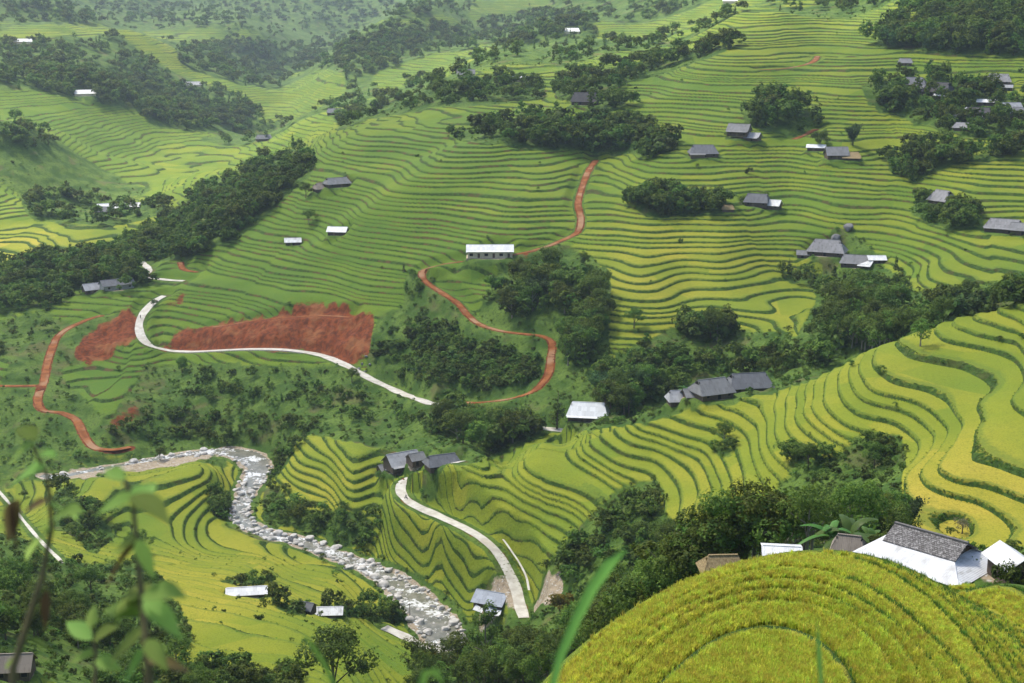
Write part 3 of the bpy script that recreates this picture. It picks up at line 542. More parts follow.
# ------------------------------------------------------------------ buildings: where each stands (picture point at its foot, or point and distance)
# label, category, name, px, py, D (0: on the land there), length, width, yaw, roof, wall, wall height, roof rise, hip, extras
H = [
 ('long white-roofed school on a cut shelf by the orange track', 'school', 'school', 490, 257, 0, 19, 7.5, 0, 'white', 'cream', 3.0, 1.9, 0, 'S'),
 ('white-roofed dark timber farmhouse behind the tip of the yellow spur', 'house', 'farmhouse', 588, 419, 0, 13, 8, -6, 'white', 'timber', 2.6, 2.7, .15, 'wp'),
 ('small weathered hut at the left end of the grey-roofed hamlet on the spur edge', 'hut', 'hut', 680, 405, 0, 7, 5.5, 14, 'pale', 'timber', 2.3, 1.8, .1, ''),
 ('low shed tucked between two grey-roofed houses on the spur edge', 'shed', 'shed', 695, 400, 0, 6.5, 5, 20, 'grey', 'timber', 2.0, 1.3, 0, ''),
 ('steep grey-roofed house in the middle of the hamlet on the spur edge', 'house', 'timber_house', 711, 397, 0, 10.5, 8, 32, 'grey', 'timber', 2.4, 2.6, .1, 'w'),
 ('blue-grey roofed house at the right end of the hamlet on the spur edge', 'house', 'timber_house', 748, 391, 478, 12.5, 8, 20, 'slate', 'timber', 2.4, 2.6, .15, 'w'),
 ('farmhouse with pale grey sheet roof at the bend of the valley road', 'house', 'farmhouse', 402, 471, 0, 10.5, 7.5, 26, 'pale', 'timber', 3.0, 2.4, 0, 'wps'),
 ('lower shed leaning on the left of the roadside farmhouse', 'shed', 'shed', 387, 474, 0, 5.5, 5, 26, 'grey', 'timber', 2.2, 1.2, 0, 'p'),
 ('little grey outbuilding right of the roadside farmhouse', 'shed', 'shed', 416, 464, 0, 5, 5, 26, 'grey', 'timber', 2.2, 1.4, 0, ''),
 ('dark grey low-roofed house where the valley road meets the spur', 'house', 'timber_house', 442, 468, 0, 10, 6, 20, 'slate', 'timber', 2.2, 1.9, .1, 'w'),
 ('long hut with clean white roof among shrubs in the lower left fields', 'hut', 'hut', 247, 595, 0, 9.6, 4, -3, 'white', 'timber', 1.2, .8, 0, ''),
 ('small dark-fronted hut beside the patchy white roof above the lower fields', 'hut', 'hut', 307, 613, 0, 3.6, 3.6, -28, 'slate', 'timber', 1.7, 1.0, 0, ''),
 ('long hut with patchy white roof on the crest above the lower fields', 'hut', 'hut', 324, 615, 0, 9, 4, -5, 'oldwhite', 'timber', 1.2, .8, 0, ''),
 ('collapsed shed of blue-grey and white sheets below the earth slip by the road', 'shed', 'collapsed_shed', 492, 606, 0, 8.5, 7, -24, 'blue', 'timber', 2.4, 1.6, 0, 'c'),
 ('brownish-roofed house, lower of the joined pair on the green mid terraces', 'house', 'timber_house', 323, 192, 0, 8.5, 6.5, 18, 'brown', 'timber', 2.3, 1.9, .2, ''),
 ('long grey-roofed house, upper of the joined pair on the green mid terraces', 'house', 'timber_house', 337, 187, 0, 12, 6.5, 24, 'grey', 'timber', 2.3, 2.0, .1, ''),
 ('white-roofed hut behind trees at the corner of the green mid terraces', 'hut', 'hut', 338, 235, 0, 8.5, 5.5, -16, 'white', 'timber', 2.2, 1.4, 0, ''),
 ('small white-roofed hut by bare red earth left of the green mid terraces', 'hut', 'hut', 293, 245, 0, 7, 4.5, 0, 'oldwhite', 'timber', 2.0, 1.2, 0, ''),
 ('small pale-roofed house below the longer grey one beside the left wood', 'house', 'timber_house', 93, 293, 0, 8.5, 6, 18, 'pale', 'timber', 2.5, 1.8, 0, 'w'),
 ('long grey-roofed house with pale block walls above the bend of the pale road', 'house', 'block_house', 117, 289, 0, 14.5, 6.5, 18, 'slate', 'block', 2.8, 1.7, 0, 'w'),
 ('dark grey-roofed house left of the stilted one in the upper terraces', 'house', 'timber_house', 703, 157, 0, 13, 9, 8, 'slate', 'timber', 2.4, 2.8, .25, 'l'),
 ('grey-roofed stilted house beneath the dark bamboo grove', 'house', 'stilt_house', 739, 138, 0, 10, 7, -18, 'grey', 'timber', 3.2, 2.4, 0, 'sp'),
 ('lower annex with light roof on the right of the stilted house', 'annex', 'annex', 753, 141, 0, 6.5, 5.5, -20, 'pale', 'timber', 2.4, 1.4, 0, 'p'),
 ('little white-roofed shelter among banana plants in the upper terraces', 'shelter', 'shelter', 816, 151, 0, 8, 5, -4, 'white', 'timber', 2.0, .9, 0, ''),
 ('grey-roofed house next to the straw-roofed annex in the upper terraces', 'house', 'timber_house', 836, 159, 0, 9.5, 7.5, 14, 'grey', 'timber', 2.5, 2.6, 0, 'w'),
 ('straw-roofed annex right of the grey house in the upper terraces', 'annex', 'annex', 851, 160, 0, 8, 6, 2, 'straw', 'timber', 1.9, 1.5, .2, 'p'),
 ('dark-roofed house half hidden by the oval clump of trees', 'house', 'timber_house', 757, 206, 0, 10, 7, -12, 'slate', 'timber', 2.5, 2.5, .1, ''),
 ('white-edged lean-to roof at the right end of the oval clump', 'house', 'timber_house', 770, 209, 0, 9, 6, -16, 'oldwhite', 'timber', 2.3, 1.6, 0, 'w'),
 ('tiny straw-roofed shed inside the oval clump of trees', 'shed', 'shed', 728, 212, 0, 5, 4, 0, 'straw', 'timber', 1.6, 1.2, .2, ''),
 ('biggest weathered hip-roofed house amid the right-hand terraces', 'house', 'timber_house', 827, 255, 0, 15, 9.5, -10, 'weather', 'timber', 2.4, 3.4, .3, 'w'),
 ('smaller grey house just below the biggest hip-roofed house', 'house', 'timber_house', 855, 267, 0, 11, 7, -6, 'grey', 'timber', 2.4, 2.2, .1, 'w'),
 ('white lean-to at the right side of the smaller grey terrace house', 'lean-to', 'lean_to', 866, 268, 0, 5, 4, -18, 'oldwhite', 'timber', 1.9, .9, 0, 'p'),
 ('little white-roofed shed alone right of the terrace houses', 'shed', 'shed', 876, 263, 0, 6.5, 4.5, 14, 'white', 'timber', 1.9, 1.0, 0, ''),
 ('small grey shed left of the biggest hip-roofed house', 'shed', 'shed', 803, 258, 0, 5, 4, 0, 'grey', 'timber', 1.8, 1.2, 0, ''),
 ('hip-roofed grey hut with open gable in the right-hand gully', 'hut', 'hut', 942, 204, 0, 9, 8, -38, 'weather', 'timber', 2.2, 3.0, .2, ''),
 ('long grey-roofed house near the right edge below the gully', 'house', 'timber_house', 1004, 232, 0, 14, 7.5, -8, 'weather', 'timber', 2.5, 2.2, .2, 'wp'),
 ('second grey roof cut by the right edge beside the long house', 'house', 'timber_house', 1023, 235, 0, 9, 7, -8, 'grey', 'timber', 2.5, 1.8, 0, ''),
 ('small roof at the top left of the upper right village', 'hut', 'hut', 905, 66, 0, 7, 5, 0, 'grey', 'timber', 2.1, 1.6, .1, ''),
 ('hip-roofed dark house behind trees at the left of the village', 'house', 'timber_house', 914, 88, 0, 12, 8, -8, 'slate', 'timber', 2.3, 2.6, .3, ''),
 ('plain light grey shed left of the dark village house', 'shed', 'shed', 924, 92, 0, 8, 5, 0, 'grey', 'timber', 2.1, 1.3, 0, ''),
 ('large dark gabled house with a white lean-to in the village', 'house', 'timber_house', 938, 96, 0, 13, 10, -22, 'dark', 'timber', 2.7, 3.4, .15, 'w'),
 ('white lean-to in front of the large dark village house', 'lean-to', 'lean_to', 943, 99, 0, 8, 4, -5, 'white', 'timber', 1.8, .7, 0, ''),
 ('broad grey-roofed house at the upper right of the village', 'house', 'timber_house', 998, 85, 0, 12, 9, 0, 'weather', 'timber', 2.3, 2.8, .2, ''),
 ('tiny pale shed right below the broad grey village roof', 'shed', 'shed', 1007, 91, 0, 5, 4, 0, 'pale', 'timber', 1.9, 1.0, 0, ''),
 ('lone white sheet-roofed shed in the village trees', 'shed', 'shed', 987, 106, 0, 9, 5, -2, 'white', 'timber', 2.2, .9, 0, ''),
 ('pale grey-roofed house at the far right of the village', 'house', 'timber_house', 1010, 113, 0, 9, 7, 26, 'pale', 'timber', 2.4, 2.2, 0, ''),
 ('dark-fronted house cut by the right edge of the village', 'house', 'timber_house', 1022, 119, 0, 9, 7, -24, 'slate', 'timber', 2.6, 2.4, 0, ''),
 ('dark low house behind white scraps at the village foot', 'house', 'timber_house', 978, 117, 0, 12, 7, -10, 'dark', 'timber', 2.2, 2.0, .1, ''),
 ('small white sheet roof above the tumbledown village huts', 'shed', 'shed', 969, 113, 0, 4.5, 3.5, 20, 'white', 'timber', 1.8, .8, 0, ''),
 ('tumbledown grey hut, upper of two at the village foot', 'hut', 'hut', 960, 122, 0, 8, 6, 12, 'weather', 'timber', 2.0, 1.8, .2, ''),
 ('tumbledown grey hut, lower of two at the village foot', 'hut', 'hut', 962, 131, 0, 7.5, 6, -8, 'weather', 'timber', 2.0, 1.6, .2, ''),
 ('white patched shed at the foot of the dark low village house', 'shed', 'shed', 985, 121, 0, 7, 4, 10, 'oldwhite', 'timber', 1.7, .9, 0, ''),
 ('white house on the sunlit far terraces at the top centre', 'house', 'far_house', 572, 34, 0, 15, 9, 0, 'white', 'cream', 3, 2.5, .1, ''),
 ('small grey house below the round yellow hilltop', 'house', 'far_house', 466, 78, 0, 11, 8, 0, 'grey', 'cream', 2.6, 2.4, 0, ''),
 ('dark steep-roofed house within the grove above the orange track', 'house', 'timber_house', 585, 105, 0, 14, 9, -10, 'dark', 'timber', 2.6, 3.6, .1, ''),
 ('low white building beside bare earth behind the upper grove', 'house', 'far_house', 521, 82, 0, 12, 6, 4, 'white', 'cream', 2.4, 1.2, 0, ''),
 ('white house touching the top edge above the striped terraces', 'house', 'far_house', 730, 4, 0, 13, 8, 0, 'white', 'cream', 3, 2, 0, ''),
 ('bright white-roofed hut in the left valley', 'hut', 'far_house', 108, 211, 0, 12, 7, 8, 'white', 'timber', 2.4, 2.0, 0, ''),
 ('small grey hut in front of the bright white one in the left valley', 'hut', 'hut', 104, 214, 0, 8, 6, -20, 'slate', 'timber', 2.2, 2.0, 0, ''),
 ('second white roof right of the bright one in the left valley', 'hut', 'far_house', 132, 209, 0, 10, 6, -10, 'oldwhite', 'timber', 2.2, 1.6, 0, ''),
 ('isolated pale-roofed house on the shaded far left slope', 'house', 'far_house', 85, 96, 0, 18, 10, 4, 'oldwhite', 'cream', 2.6, 2.4, .1, ''),
 ('far grey house in the woods left of the far valley', 'house', 'far_house', 193, 87, 0, 18, 10, 0, 'pale', 'cream', 2.8, 2.6, .1, ''),
 ('far long white building on the top left woods edge', 'house', 'far_house', 21, 44, 0, 22, 9, 0, 'oldwhite', 'cream', 2.8, 2.2, 0, ''),
 ('grey house on the skyline of the green main hill', 'house', 'far_house', 335, 115, 0, 13, 8, 0, 'slate', 'timber', 2.6, 2.4, .1, ''),
 ('grey-roofed house beside the stream woods left of the main hill', 'house', 'far_house', 264, 141, 0, 13, 8, 10, 'slate', 'timber', 2.6, 2.4, .1, ''),
 ('weathered plank-roofed hut at the bottom left corner', 'hut', 'hut', 16, 677, 0, 5.4, 4.4, -16, 'brown', 'timber', 2.2, 1.5, 0, 'w'),
 ('straw-topped open hut at the left shoulder of the domed rice hill', 'hut', 'straw_hut', 722, 583, 166, 4.2, 3.4, 12, 'straw', 'none', 1.7, 1.1, .25, 'p'),
 ('little flat white-roofed shelter behind the crest of the domed rice hill', 'shelter', 'shelter', 781, 565, 172, 3.6, 3.2, 4, 'oldwhite', 'timber', 1.7, .35, 0, 'p'),
 ('small plank hut between banana plants behind the domed rice hill', 'hut', 'hut', 848, 561, 174, 3.2, 2.8, -5, 'brown', 'timber', 1.7, 1.0, .2, 'w'),
]
def at(px, py, D): return unproj(px, py, D)
for r in H:
    p = at(r[3], r[4], r[5]) if r[5] else hit(r[3], r[4], 150)[0]
    far = max(0.0, math.hypot(p[0], p[1])-1100)
    PADS.append((p[0], p[1], p[2]+.25, .52*math.hypot(r[6], r[7])*.95))
BIG = at(928, 573, 165); PADS.append((BIG[0], BIG[1], BIG[2], 8.5)); SHED = at(1010, 580, 158); PADS.append((SHED[0], SHED[1], SHED[2], 4))
build_ground()
# air between the eye and the far hills
def haze():
    m, n, out = mat('pale air'); v = n.nodes.new('ShaderNodeVolumePrincipled'); v.inputs['Color'].default_value = (.70, .85, 1, 1); v.inputs['Density'].default_value = HAZE; v.inputs['Anisotropy'].default_value = .25
    n.links.new(v.outputs[0], out.inputs['Volume']); b = MB0(-2900, 2900, -60, 5400, -420, 420); o = link('haze', b); b.materials.append(m); tag(o, 'thin pale haze over the far hills', 'haze', kind='stuff')
def MB0(x0, x1, y0, y1, z0, z1):
    me = bpy.data.meshes.new('haze'); me.from_pydata([(x, y, z) for z in (z0, z1) for x, y in ((x0, y0), (x1, y0), (x1, y1), (x0, y1))], [], [(3, 2, 1, 0), (4, 5, 6, 7), (0, 1, 5, 4), (1, 2, 6, 5), (2, 3, 7, 6), (3, 0, 4, 7)]); return me
HAZE = .000082
haze()

# a thin cloud over the near valley: it takes the edge off the sun there while the far side stays sunlit
def cloud():
    m, n, out = mat('thin cloud'); g = G(n); a = n.nodes.new('ShaderNodeBsdfTransparent'); b = n.nodes.new('ShaderNodeBsdfTranslucent'); b.inputs[0].default_value = (.9, .92, .95, 1); mx = n.nodes.new('ShaderNodeMixShader')
    g.put(mx.inputs[0], g.ramp(g.noise(g.pos(), .004, 3), .3, .7)); mx2 = n.nodes.new('ShaderNodeMixShader'); mx2.inputs[0].default_value = .25; n.links.new(b.outputs[0], mx2.inputs[2]); n.links.new(a.outputs[0], mx2.inputs[1]); n.links.new(mx2.outputs[0], out.inputs[0])
    H_ = 950.0; cx, cy = 260+H_/math.tan(SUN_EL)*math.sin(SUN_AZ), 430+H_/math.tan(SUN_EL)*math.cos(SUN_AZ); nu, nv = 64, 24; V = []
    th = np.linspace(0, 2*math.pi, nu, endpoint=False); ph = np.linspace(-1, 1, nv)
    for p_ in ph:
        c = math.sqrt(max(0, 1-p_*p_))**.6
        for t_ in th:
            k = 1+.16*math.sin(3*t_+1)+.09*math.sin(7*t_+p_*3)+.05*math.sin(13*t_); V.append((cx+780*c*k*math.cos(t_), cy+640*c*k*math.sin(t_), H_+70*p_+18*math.sin(5*t_+4*p_)*c))
    i = np.arange(nu*nv).reshape(nv, nu); Fq = np.stack([i[:-1], np.roll(i, -1, 1)[:-1], np.roll(i, -1, 1)[1:], i[1:]], -1).reshape(-1, 4)
    o = link('cloud', numesh('cloud', V, Fq, [m])); tag(o, 'thin white cloud drifting above the valley', 'cloud', kind='structure')
cloud()
# ------------------------------------------------------------------ road surfaces and the river water
def strip(c, hw, lift, crown=0.0, n=4):
    c = np.asarray(c); hw = hw*(1+.22*vn(c[:, 0]/7, c[:, 1]/7, 90)); d = np.gradient(c[:, :2], axis=0); d /= np.linalg.norm(d, axis=1)[:, None]+1e-9; nrm = np.stack([-d[:, 1], d[:, 0]], 1)
    us = np.linspace(-1, 1, n+1); V = []
    for u in us: V.append(np.c_[c[:, :2]+nrm*(hw*u)[:, None], c[:, 2]+lift+crown*(1-u*u)])
    V = np.stack(V, 1); m = len(c); i = np.arange(m*(n+1)).reshape(m, n+1)
    Fq = np.stack([i[:-1, :-1], i[:-1, 1:], i[1:, 1:], i[1:, :-1]], -1).reshape(-1, 4); return V.reshape(-1, 3), Fq
def concrete_mat():
    m, n, out = mat('pale concrete'); g = G(n); p = g.pos()
    c = g.mix(g.ramp(g.noise(p, .35, 4), .35, .68), (.58, .56, .50), (.43, .40, .34)); c = g.mix(g.math('MULTIPLY', g.ramp(g.noise(p, .12, 3), .55, .7), .5), c, (.42, .36, .27))
    b = g.princ(c, .8, .2, g.noise(p, 3, 2), .2, .1); n.links.new(b.outputs[0], out.inputs[0]); return m
def track_mat():
    m, n, out = mat('trodden earth'); g = G(n); p = g.pos()
    c = g.mix(g.ramp(g.noise(p, .3, 4), .35, .65), (.30, .112, .038), (.19, .065, .022)); c = g.mix(g.math('MULTIPLY', g.ramp(g.noise(p, .09, 3), .48, .68), .7), c, (.38, .25, .15))
    b = g.princ(c, .9, .1, g.noise(p, 2, 3), .4, .2); n.links.new(b.outputs[0], out.inputs[0]); return m
def water_mat():
    m, n, out = mat('silty river water'); g = G(n); p = g.pos()
    fl = g.noise(p, .35, 4, .65); foam = g.ramp(g.math('ADD', g.noise(p, .16, 3), g.math('MULTIPLY', g.math('SUBTRACT', g.noise(p, 1.1, 3), .5), .5)), .53, .63)
    c = g.mix(g.ramp(fl, .4, .65), (.15, .15, .115), (.23, .22, .175)); c = g.mix(foam, c, (.70, .71, .70))
    b = g.princ(c, .18, .5, fl, .25, .4); n.links.new(b.outputs[0], out.inputs[0]); return m
M_CONC, M_TRACK, M_WATER = concrete_mat(), track_mat(), water_mat()
RIVER = None
for name, c, hw, kind in LINES:
    if kind == 'river':
        RIVER = (c, hw); V, Fq = strip(c, hw*.98, 0.0, 0, 8); o = link('river', numesh('river', V, Fq, [M_WATER])); tag(o, 'shallow grey river winding between rocks', 'river', kind='structure')
    elif name == 'drain_channel':
        V, Fq = strip(c, hw, .22); o = link('drain_channel', numesh(name, V, Fq, [M_CONC])); tag(o, 'thin concrete drain beside the valley road', 'drain', kind='structure')
    else:
        V, Fq = strip(c, hw, .16, .06); o = link(name, numesh(name, V, Fq, [M_CONC if kind == 'road' else M_TRACK]))
        tag(o, {'concrete_road': 'pale concrete road', 'concrete_path': 'narrow concrete path', 'dirt_track': 'orange brown dirt track'}[name], 'road' if kind == 'road' else 'track', kind='structure')
# ------------------------------------------------------------------ buildings
class MB:
    def __init__(s): s.V = []; s.F = []
    def add(s, V, Fs):
        n = len(s.V); s.V += [tuple(v) for v in V]; s.F += [tuple(i+n for i in f) for f in Fs]; return s
    def box(s, x0, x1, y0, y1, z0, z1):
        return s.add([(x, y, z) for z in (z0, z1) for x, y in ((x0, y0), (x1, y0), (x1, y1), (x0, y1))], [(3, 2, 1, 0), (4, 5, 6, 7), (0, 1, 5, 4), (1, 2, 6, 5), (2, 3, 7, 6), (3, 0, 4, 7)])
    def sheet(s, q, th):
        """a thin slab from four corners, thickness downwards along its own normal"""
        q = [Vector(p) for p in q]; nm = (q[1]-q[0]).cross(q[2]-q[0]).normalized()
        if nm.z < 0: nm = -nm
        return s.add([*q, *[p-nm*th for p in q]], [(0, 1, 2, 3), (7, 6, 5, 4), (0, 4, 5, 1), (1, 5, 6, 2), (2, 6, 7, 3), (3, 7, 4, 0)] if len(q) == 4 else [(0, 1, 2), (5, 4, 3), (0, 3, 4, 1), (1, 4, 5, 2), (2, 5, 3, 0)])
    def build(s, name, m, parent=None, recalc=True):
        me = bpy.data.meshes.new(name); me.from_pydata(s.V, [], s.F); me.materials.append(m)
        bm = bmesh.new(); bm.from_mesh(me); bmesh.ops.recalc_face_normals(bm, faces=bm.faces); bm.to_mesh(me); bm.free()
        return link(name, me, parent)
def sheet_mat(name, col, dirt, ribs=True, rough=.55, patch=.5, spec=.3):
    m, n, out = mat(name); g = G(n); tc = g.new('ShaderNodeTexCoord').outputs['Object']; oi = g.new('ShaderNodeObjectInfo').outputs['Random']
    off = g.new('ShaderNodeVectorMath', operation='ADD'); n.links.new(tc, off.inputs[0]); cb = g.new('ShaderNodeCombineXYZ'); g.put(cb.inputs[0], g.math('MULTIPLY', oi, 50)); n.links.new(cb.outputs[0], off.inputs[1]); v = off.outputs[0]
    c = g.mix(g.math('MULTIPLY', g.ramp(g.noise(g.scale(v, (.8, .35, .35)), 1.3, 4, .6), .5, .72), patch), col, dirt)
    # separate sheets, each weathered a little differently
    br = g.new('ShaderNodeTexBrick'); n.links.new(v, br.inputs['Vector']); br.inputs['Scale'].default_value = 1.0; br.inputs['Brick Width'].default_value = 1.1; br.inputs['Row Height'].default_value = 1.6; br.inputs['Mortar Size'].default_value = .012
    br.inputs['Color1'].default_value = (1, 1, 1, 1); br.inputs['Color2'].default_value = (.8, .8, .8, 1); br.inputs['Mortar'].default_value = (.55, .55, .55, 1)
    mu = g.new('ShaderNodeMix', data_type='RGBA', blend_type='MULTIPLY'); mu.inputs[0].default_value = 1; n.links.new(c, mu.inputs[6]); n.links.new(br.outputs[0], mu.inputs[7])
    sx = g.new('ShaderNodeSeparateXYZ'); n.links.new(tc, sx.inputs[0]); wv = g.math('SINE', g.math('MULTIPLY', sx.outputs[0], 2*math.pi/.22))
    p = g.princ(mu.outputs[2], rough, spec, wv if ribs else g.noise(v, 6, 3), .35, .03); n.links.new(p.outputs[0], out.inputs[0]); return m
def plank_mat(name, col, col2):
    m, n, out = mat(name); g = G(n); tc = g.new('ShaderNodeTexCoord').outputs['Object']; oi = g.new('ShaderNodeObjectInfo').outputs['Random']
    c = g.mix(g.ramp(g.noise(g.scale(tc, (7, 7, .5)), 1.0, 3), .35, .65), col, col2); c = g.mix(g.math('MULTIPLY', oi, .4), c, tuple(x*1.5 for x in col2))
    sx = g.new('ShaderNodeSeparateXYZ'); n.links.new(tc, sx.inputs[0]); fr = g.math('FRACT', g.math('MULTIPLY', g.math('ADD', sx.outputs[0], sx.outputs[1]), 4.5)); gap = g.ramp(fr, .06, .0)
    c = g.mix(gap, c, (.02, .016, .012)); p = g.princ(c, .85, .15); n.links.new(p.outputs[0], out.inputs[0]); return m
ROOF = {'white': sheet_mat('white metal sheet', (.80, .81, .82), (.62, .62, .60), patch=.4), 'oldwhite': sheet_mat('stained white sheet', (.70, .71, .71), (.36, .35, .33), patch=.7), 'grey': sheet_mat('grey fibre cement', (.235, .235, .24), (.13, .125, .12), rough=.8),
 'pale': sheet_mat('pale fibre cement', (.40, .405, .42), (.22, .215, .21), rough=.8), 'slate': sheet_mat('dark fibre cement', (.165, .17, .185), (.095, .092, .09), rough=.8), 'dark': sheet_mat('blackened shingle', (.085, .082, .085), (.05, .045, .042), False, .9),
 'brown': sheet_mat('weathered planks', (.25, .215, .18), (.13, .105, .085), rough=.9), 'weather': sheet_mat('silvered shingle', (.285, .28, .285), (.13, .125, .12), False, .9, .8), 'blue': sheet_mat('blue-grey sheet', (.34, .38, .45), (.20, .21, .23), patch=.5)}
def straw_mat():
    m, n, out = mat('straw thatch'); g = G(n); tc = g.new('ShaderNodeTexCoord').outputs['Object']; a = g.noise(g.scale(tc, (6, 1.2, 1.2)), 2.5, 4, .7)
    c = g.mix(g.ramp(a, .35, .65), (.40, .31, .17), (.20, .145, .075)); p = g.princ(c, .95, .05, a, .9, .15); n.links.new(p.outputs[0], out.inputs[0]); return m
ROOF['straw'] = straw_mat(); ROOF['skirt'] = sheet_mat('worn white sheet', (.74, .75, .76), (.50, .49, .47), patch=.85)
WALL = {'timber': plank_mat('dark timber boards', (.075, .055, .042), (.13, .10, .078)), 'cream': simple('cream plaster', (.74, .65, .47), .85, .15, .15, 1.5), 'block': simple('grey cement block', (.42, .41, .39), .9, .1, .3, 1.2)}
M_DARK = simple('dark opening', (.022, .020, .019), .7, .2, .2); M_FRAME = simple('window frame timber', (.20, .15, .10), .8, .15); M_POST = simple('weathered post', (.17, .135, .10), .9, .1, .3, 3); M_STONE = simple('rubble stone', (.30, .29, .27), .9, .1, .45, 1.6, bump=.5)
def roof_mb(L, W, zb, rise, over, hip, th=.12):
    """gable, or hip with a small gable vent, as sheets"""
    mb = MB(); hl = L/2+over; hw = W/2+over; rl = L/2*(1-hip)+over*(.6 if hip < .05 else 0); zr = zb+rise; drop = rise*over/(W/2)*.9; ze = zb-drop
    if hip < .05:
        for s in (-1, 1): mb.sheet([(-hl, 0, zr), (hl, 0, zr), (hl, s*hw, ze), (-hl, s*hw, ze)], th)
    else:
        for s in (-1, 1):
            mb.sheet([(-rl, 0, zr), (rl, 0, zr), (hl, s*hw, ze), (-hl, s*hw, ze)], th)
            zv = zr-rise*.38; kx = rl+(hl-rl)*.25
            mb.sheet([(s*kx, -hw*.36, zv-.03), (s*kx, hw*.36, zv-.03), (s*hl, hw, ze-.02), (s*hl, -hw, ze-.02)], th)
    mb.box(-rl, rl, -.16, .16, zr-.05, zr+.06); return mb
def add_house(r, k):
    lab, cat, nm, px, py, D, L, W, yaw, rf, wl, hw, rise, hip, ex = r; L *= 1.1; W *= 1.1; hw *= 1.05; rise *= 1.38; cx, cy, cz, rad = PADS[k]
    root = bpy.data.objects.new(nm, None); COL.objects.link(root); root.location = (cx, cy, cz-.05); root.rotation_euler = (0, 0, -math.atan2(cx, cy)+math.radians(yaw)); root.empty_display_size = .5
    tag(root, lab, cat); dist = math.hypot(cx, cy); lift = .9 if 's' in ex else 0; rng = random.Random(k*7+1)
    top = hw+lift
    if wl != 'none':
        mb = MB(); mb.box(-L/2, L/2, -W/2, W/2, lift-(0 if lift else .5), top); 
        mb.build('wall', WALL[wl], root)
        # gable ends above the wall plate
        if hip < .05:
            for s in (-1, 1):
                gb = MB(); x = s*(L/2-.02); gb.add([(x-.04, -W/2, top), (x-.04, W/2, top), (x-.04, 0, top+rise-.14), (x+.04, -W/2, top), (x+.04, W/2, top), (x+.04, 0, top+rise-.14)], [(0, 1, 2), (5, 4, 3), (0, 3, 4, 1), (1, 4, 5, 2), (2, 5, 3, 0)])
                gb.build('gable', WALL[wl], root)
        elif dist < 1000:
            s_ = L/2*(1-hip)+.05
            for s in (-1, 1): MB().box(s*s_-.05, s*s_+.05, -W*.16, W*.16, top+rise*.55, top+rise*.86).build('gable_vent', M_DARK, root)
    ro = roof_mb(L, W, top, rise, .75 if L > 6 else .45, hip, .22 if rf == 'straw' else .1); ro.build('roof', ROOF[rf], root)
    if lift:
        for x in np.linspace(-L/2+.3, L/2-.3, 4):
            for y in (-W/2+.2, W/2-.2): MB().box(x-.12, x+.12, y-.12, y+.12, -.5, lift).build('stilt', M_POST, root)
    if dist < 1050 and hw > 1.75 and wl != 'none' and 'S' not in ex:
        dx = rng.uniform(-.15, .2)*L; y = -W/2
        MB().box(dx-.55, dx+.55, y-.05, y-.004, lift+.02, lift+min(1.9, hw-.12)).build('door', M_DARK if rng.random() < .6 else M_FRAME, root)
        if hw > 2.2 and ('w' in ex or L > 10):
            for wx in (-.33*L, .36*L):
                if abs(wx-dx) < 1.2: continue
                fr = MB(); fr.box(wx-.62, wx+.62, y-.07, y-.003, lift+.85, lift+.95); fr.box(wx-.62, wx+.62, y-.07, y-.003, lift+1.75, lift+1.85); fr.box(wx-.62, wx-.52, y-.07, y-.003, lift+.95, lift+1.75); fr.box(wx+.52, wx+.62, y-.07, y-.003, lift+.95, lift+1.75)
                f = fr.build('window', M_FRAME, root); MB().box(wx-.52, wx+.52, y-.035, y-.002, lift+.95, lift+1.75).build('pane', M_DARK, f)
    if 'p' in ex:
        yo = -W/2-(1.5 if wl != 'none' else -.25)
        if wl != 'none':
            MB().sheet([(-L/2-.3, -W/2-.1, top-.25), (L/2+.3, -W/2-.1, top-.25), (L/2+.3, yo-.3, top-.8), (-L/2-.3, yo-.3, top-.8)], .08).build('porch_roof', ROOF[rf], root); hp = top-.86
            ys = [yo]
        else: hp = top; ys = [yo, -yo]
        for x in np.linspace(-L/2+.2, L/2-.2, 4 if L > 6 else 2):
            for y_ in ys: MB().box(x-.07, x+.07, y_-.07, y_+.07, -.5, hp).build('post', M_POST, root)
    if 'l' in ex:
        MB().box(-L/2-.3, 0, -W/2-2.6, -W/2-.05, -.4, 1.9).build('lean_to', WALL[wl], root); MB().sheet([(-L/2-.7, -W/2+.3, 2.35), (.4, -W/2+.3, 2.35), (.4, -W/2-3.1, 1.75), (-L/2-.7, -W/2-3.1, 1.75)], .1).build('lean_to_roof', ROOF['grey'], root)
    if 'c' in ex:      # slumped sheets
        for q, mn in (([(-3.6, -4.2, 1.5), (-.6, -5.2, .9), (-.4, -7.0, .3), (-3.9, -6.2, .5)], 'oldwhite'), ([(.2, -4.0, 1.7), (3.8, -4.3, 1.3), (4.2, -6.4, .5), (.6, -6.6, .4)], 'blue'), ([(3.2, -5.0, 1.0), (5.2, -4.2, 1.1), (5.6, -6.8, .2), (3.6, -7.2, .2)], 'white')): MB().sheet(q, .05).build('fallen_sheet', ROOF[mn], root)
    if 'S' in ex:      # class rooms behind a pillared gallery
        y = -W/2
        MB().box(-L/2-.6, L/2+.6, y-1.1, W/2+.4, -.9, .12).build('platform', simple('school platform', (.50, .42, .31), .85, .15, .2, 1), root)
        for x in np.linspace(-L/2+.2, L/2-.2, 7): MB().box(x-.18, x+.18, y-.9, y-.56, .1, top-.2).build('pillar', WALL['cream'], root)
        MB().box(-L/2, L/2, y-.95, y-.5, top-.42, top-.06).build('beam', WALL['cream'], root)
        MB().sheet([(-L/2-.6, y+.1, top+.28), (L/2+.6, y+.1, top+.28), (L/2+.6, y-1.2, top-.02), (-L/2-.6, y-1.2, top-.02)], .08).build('gallery_roof', ROOF['white'], root)
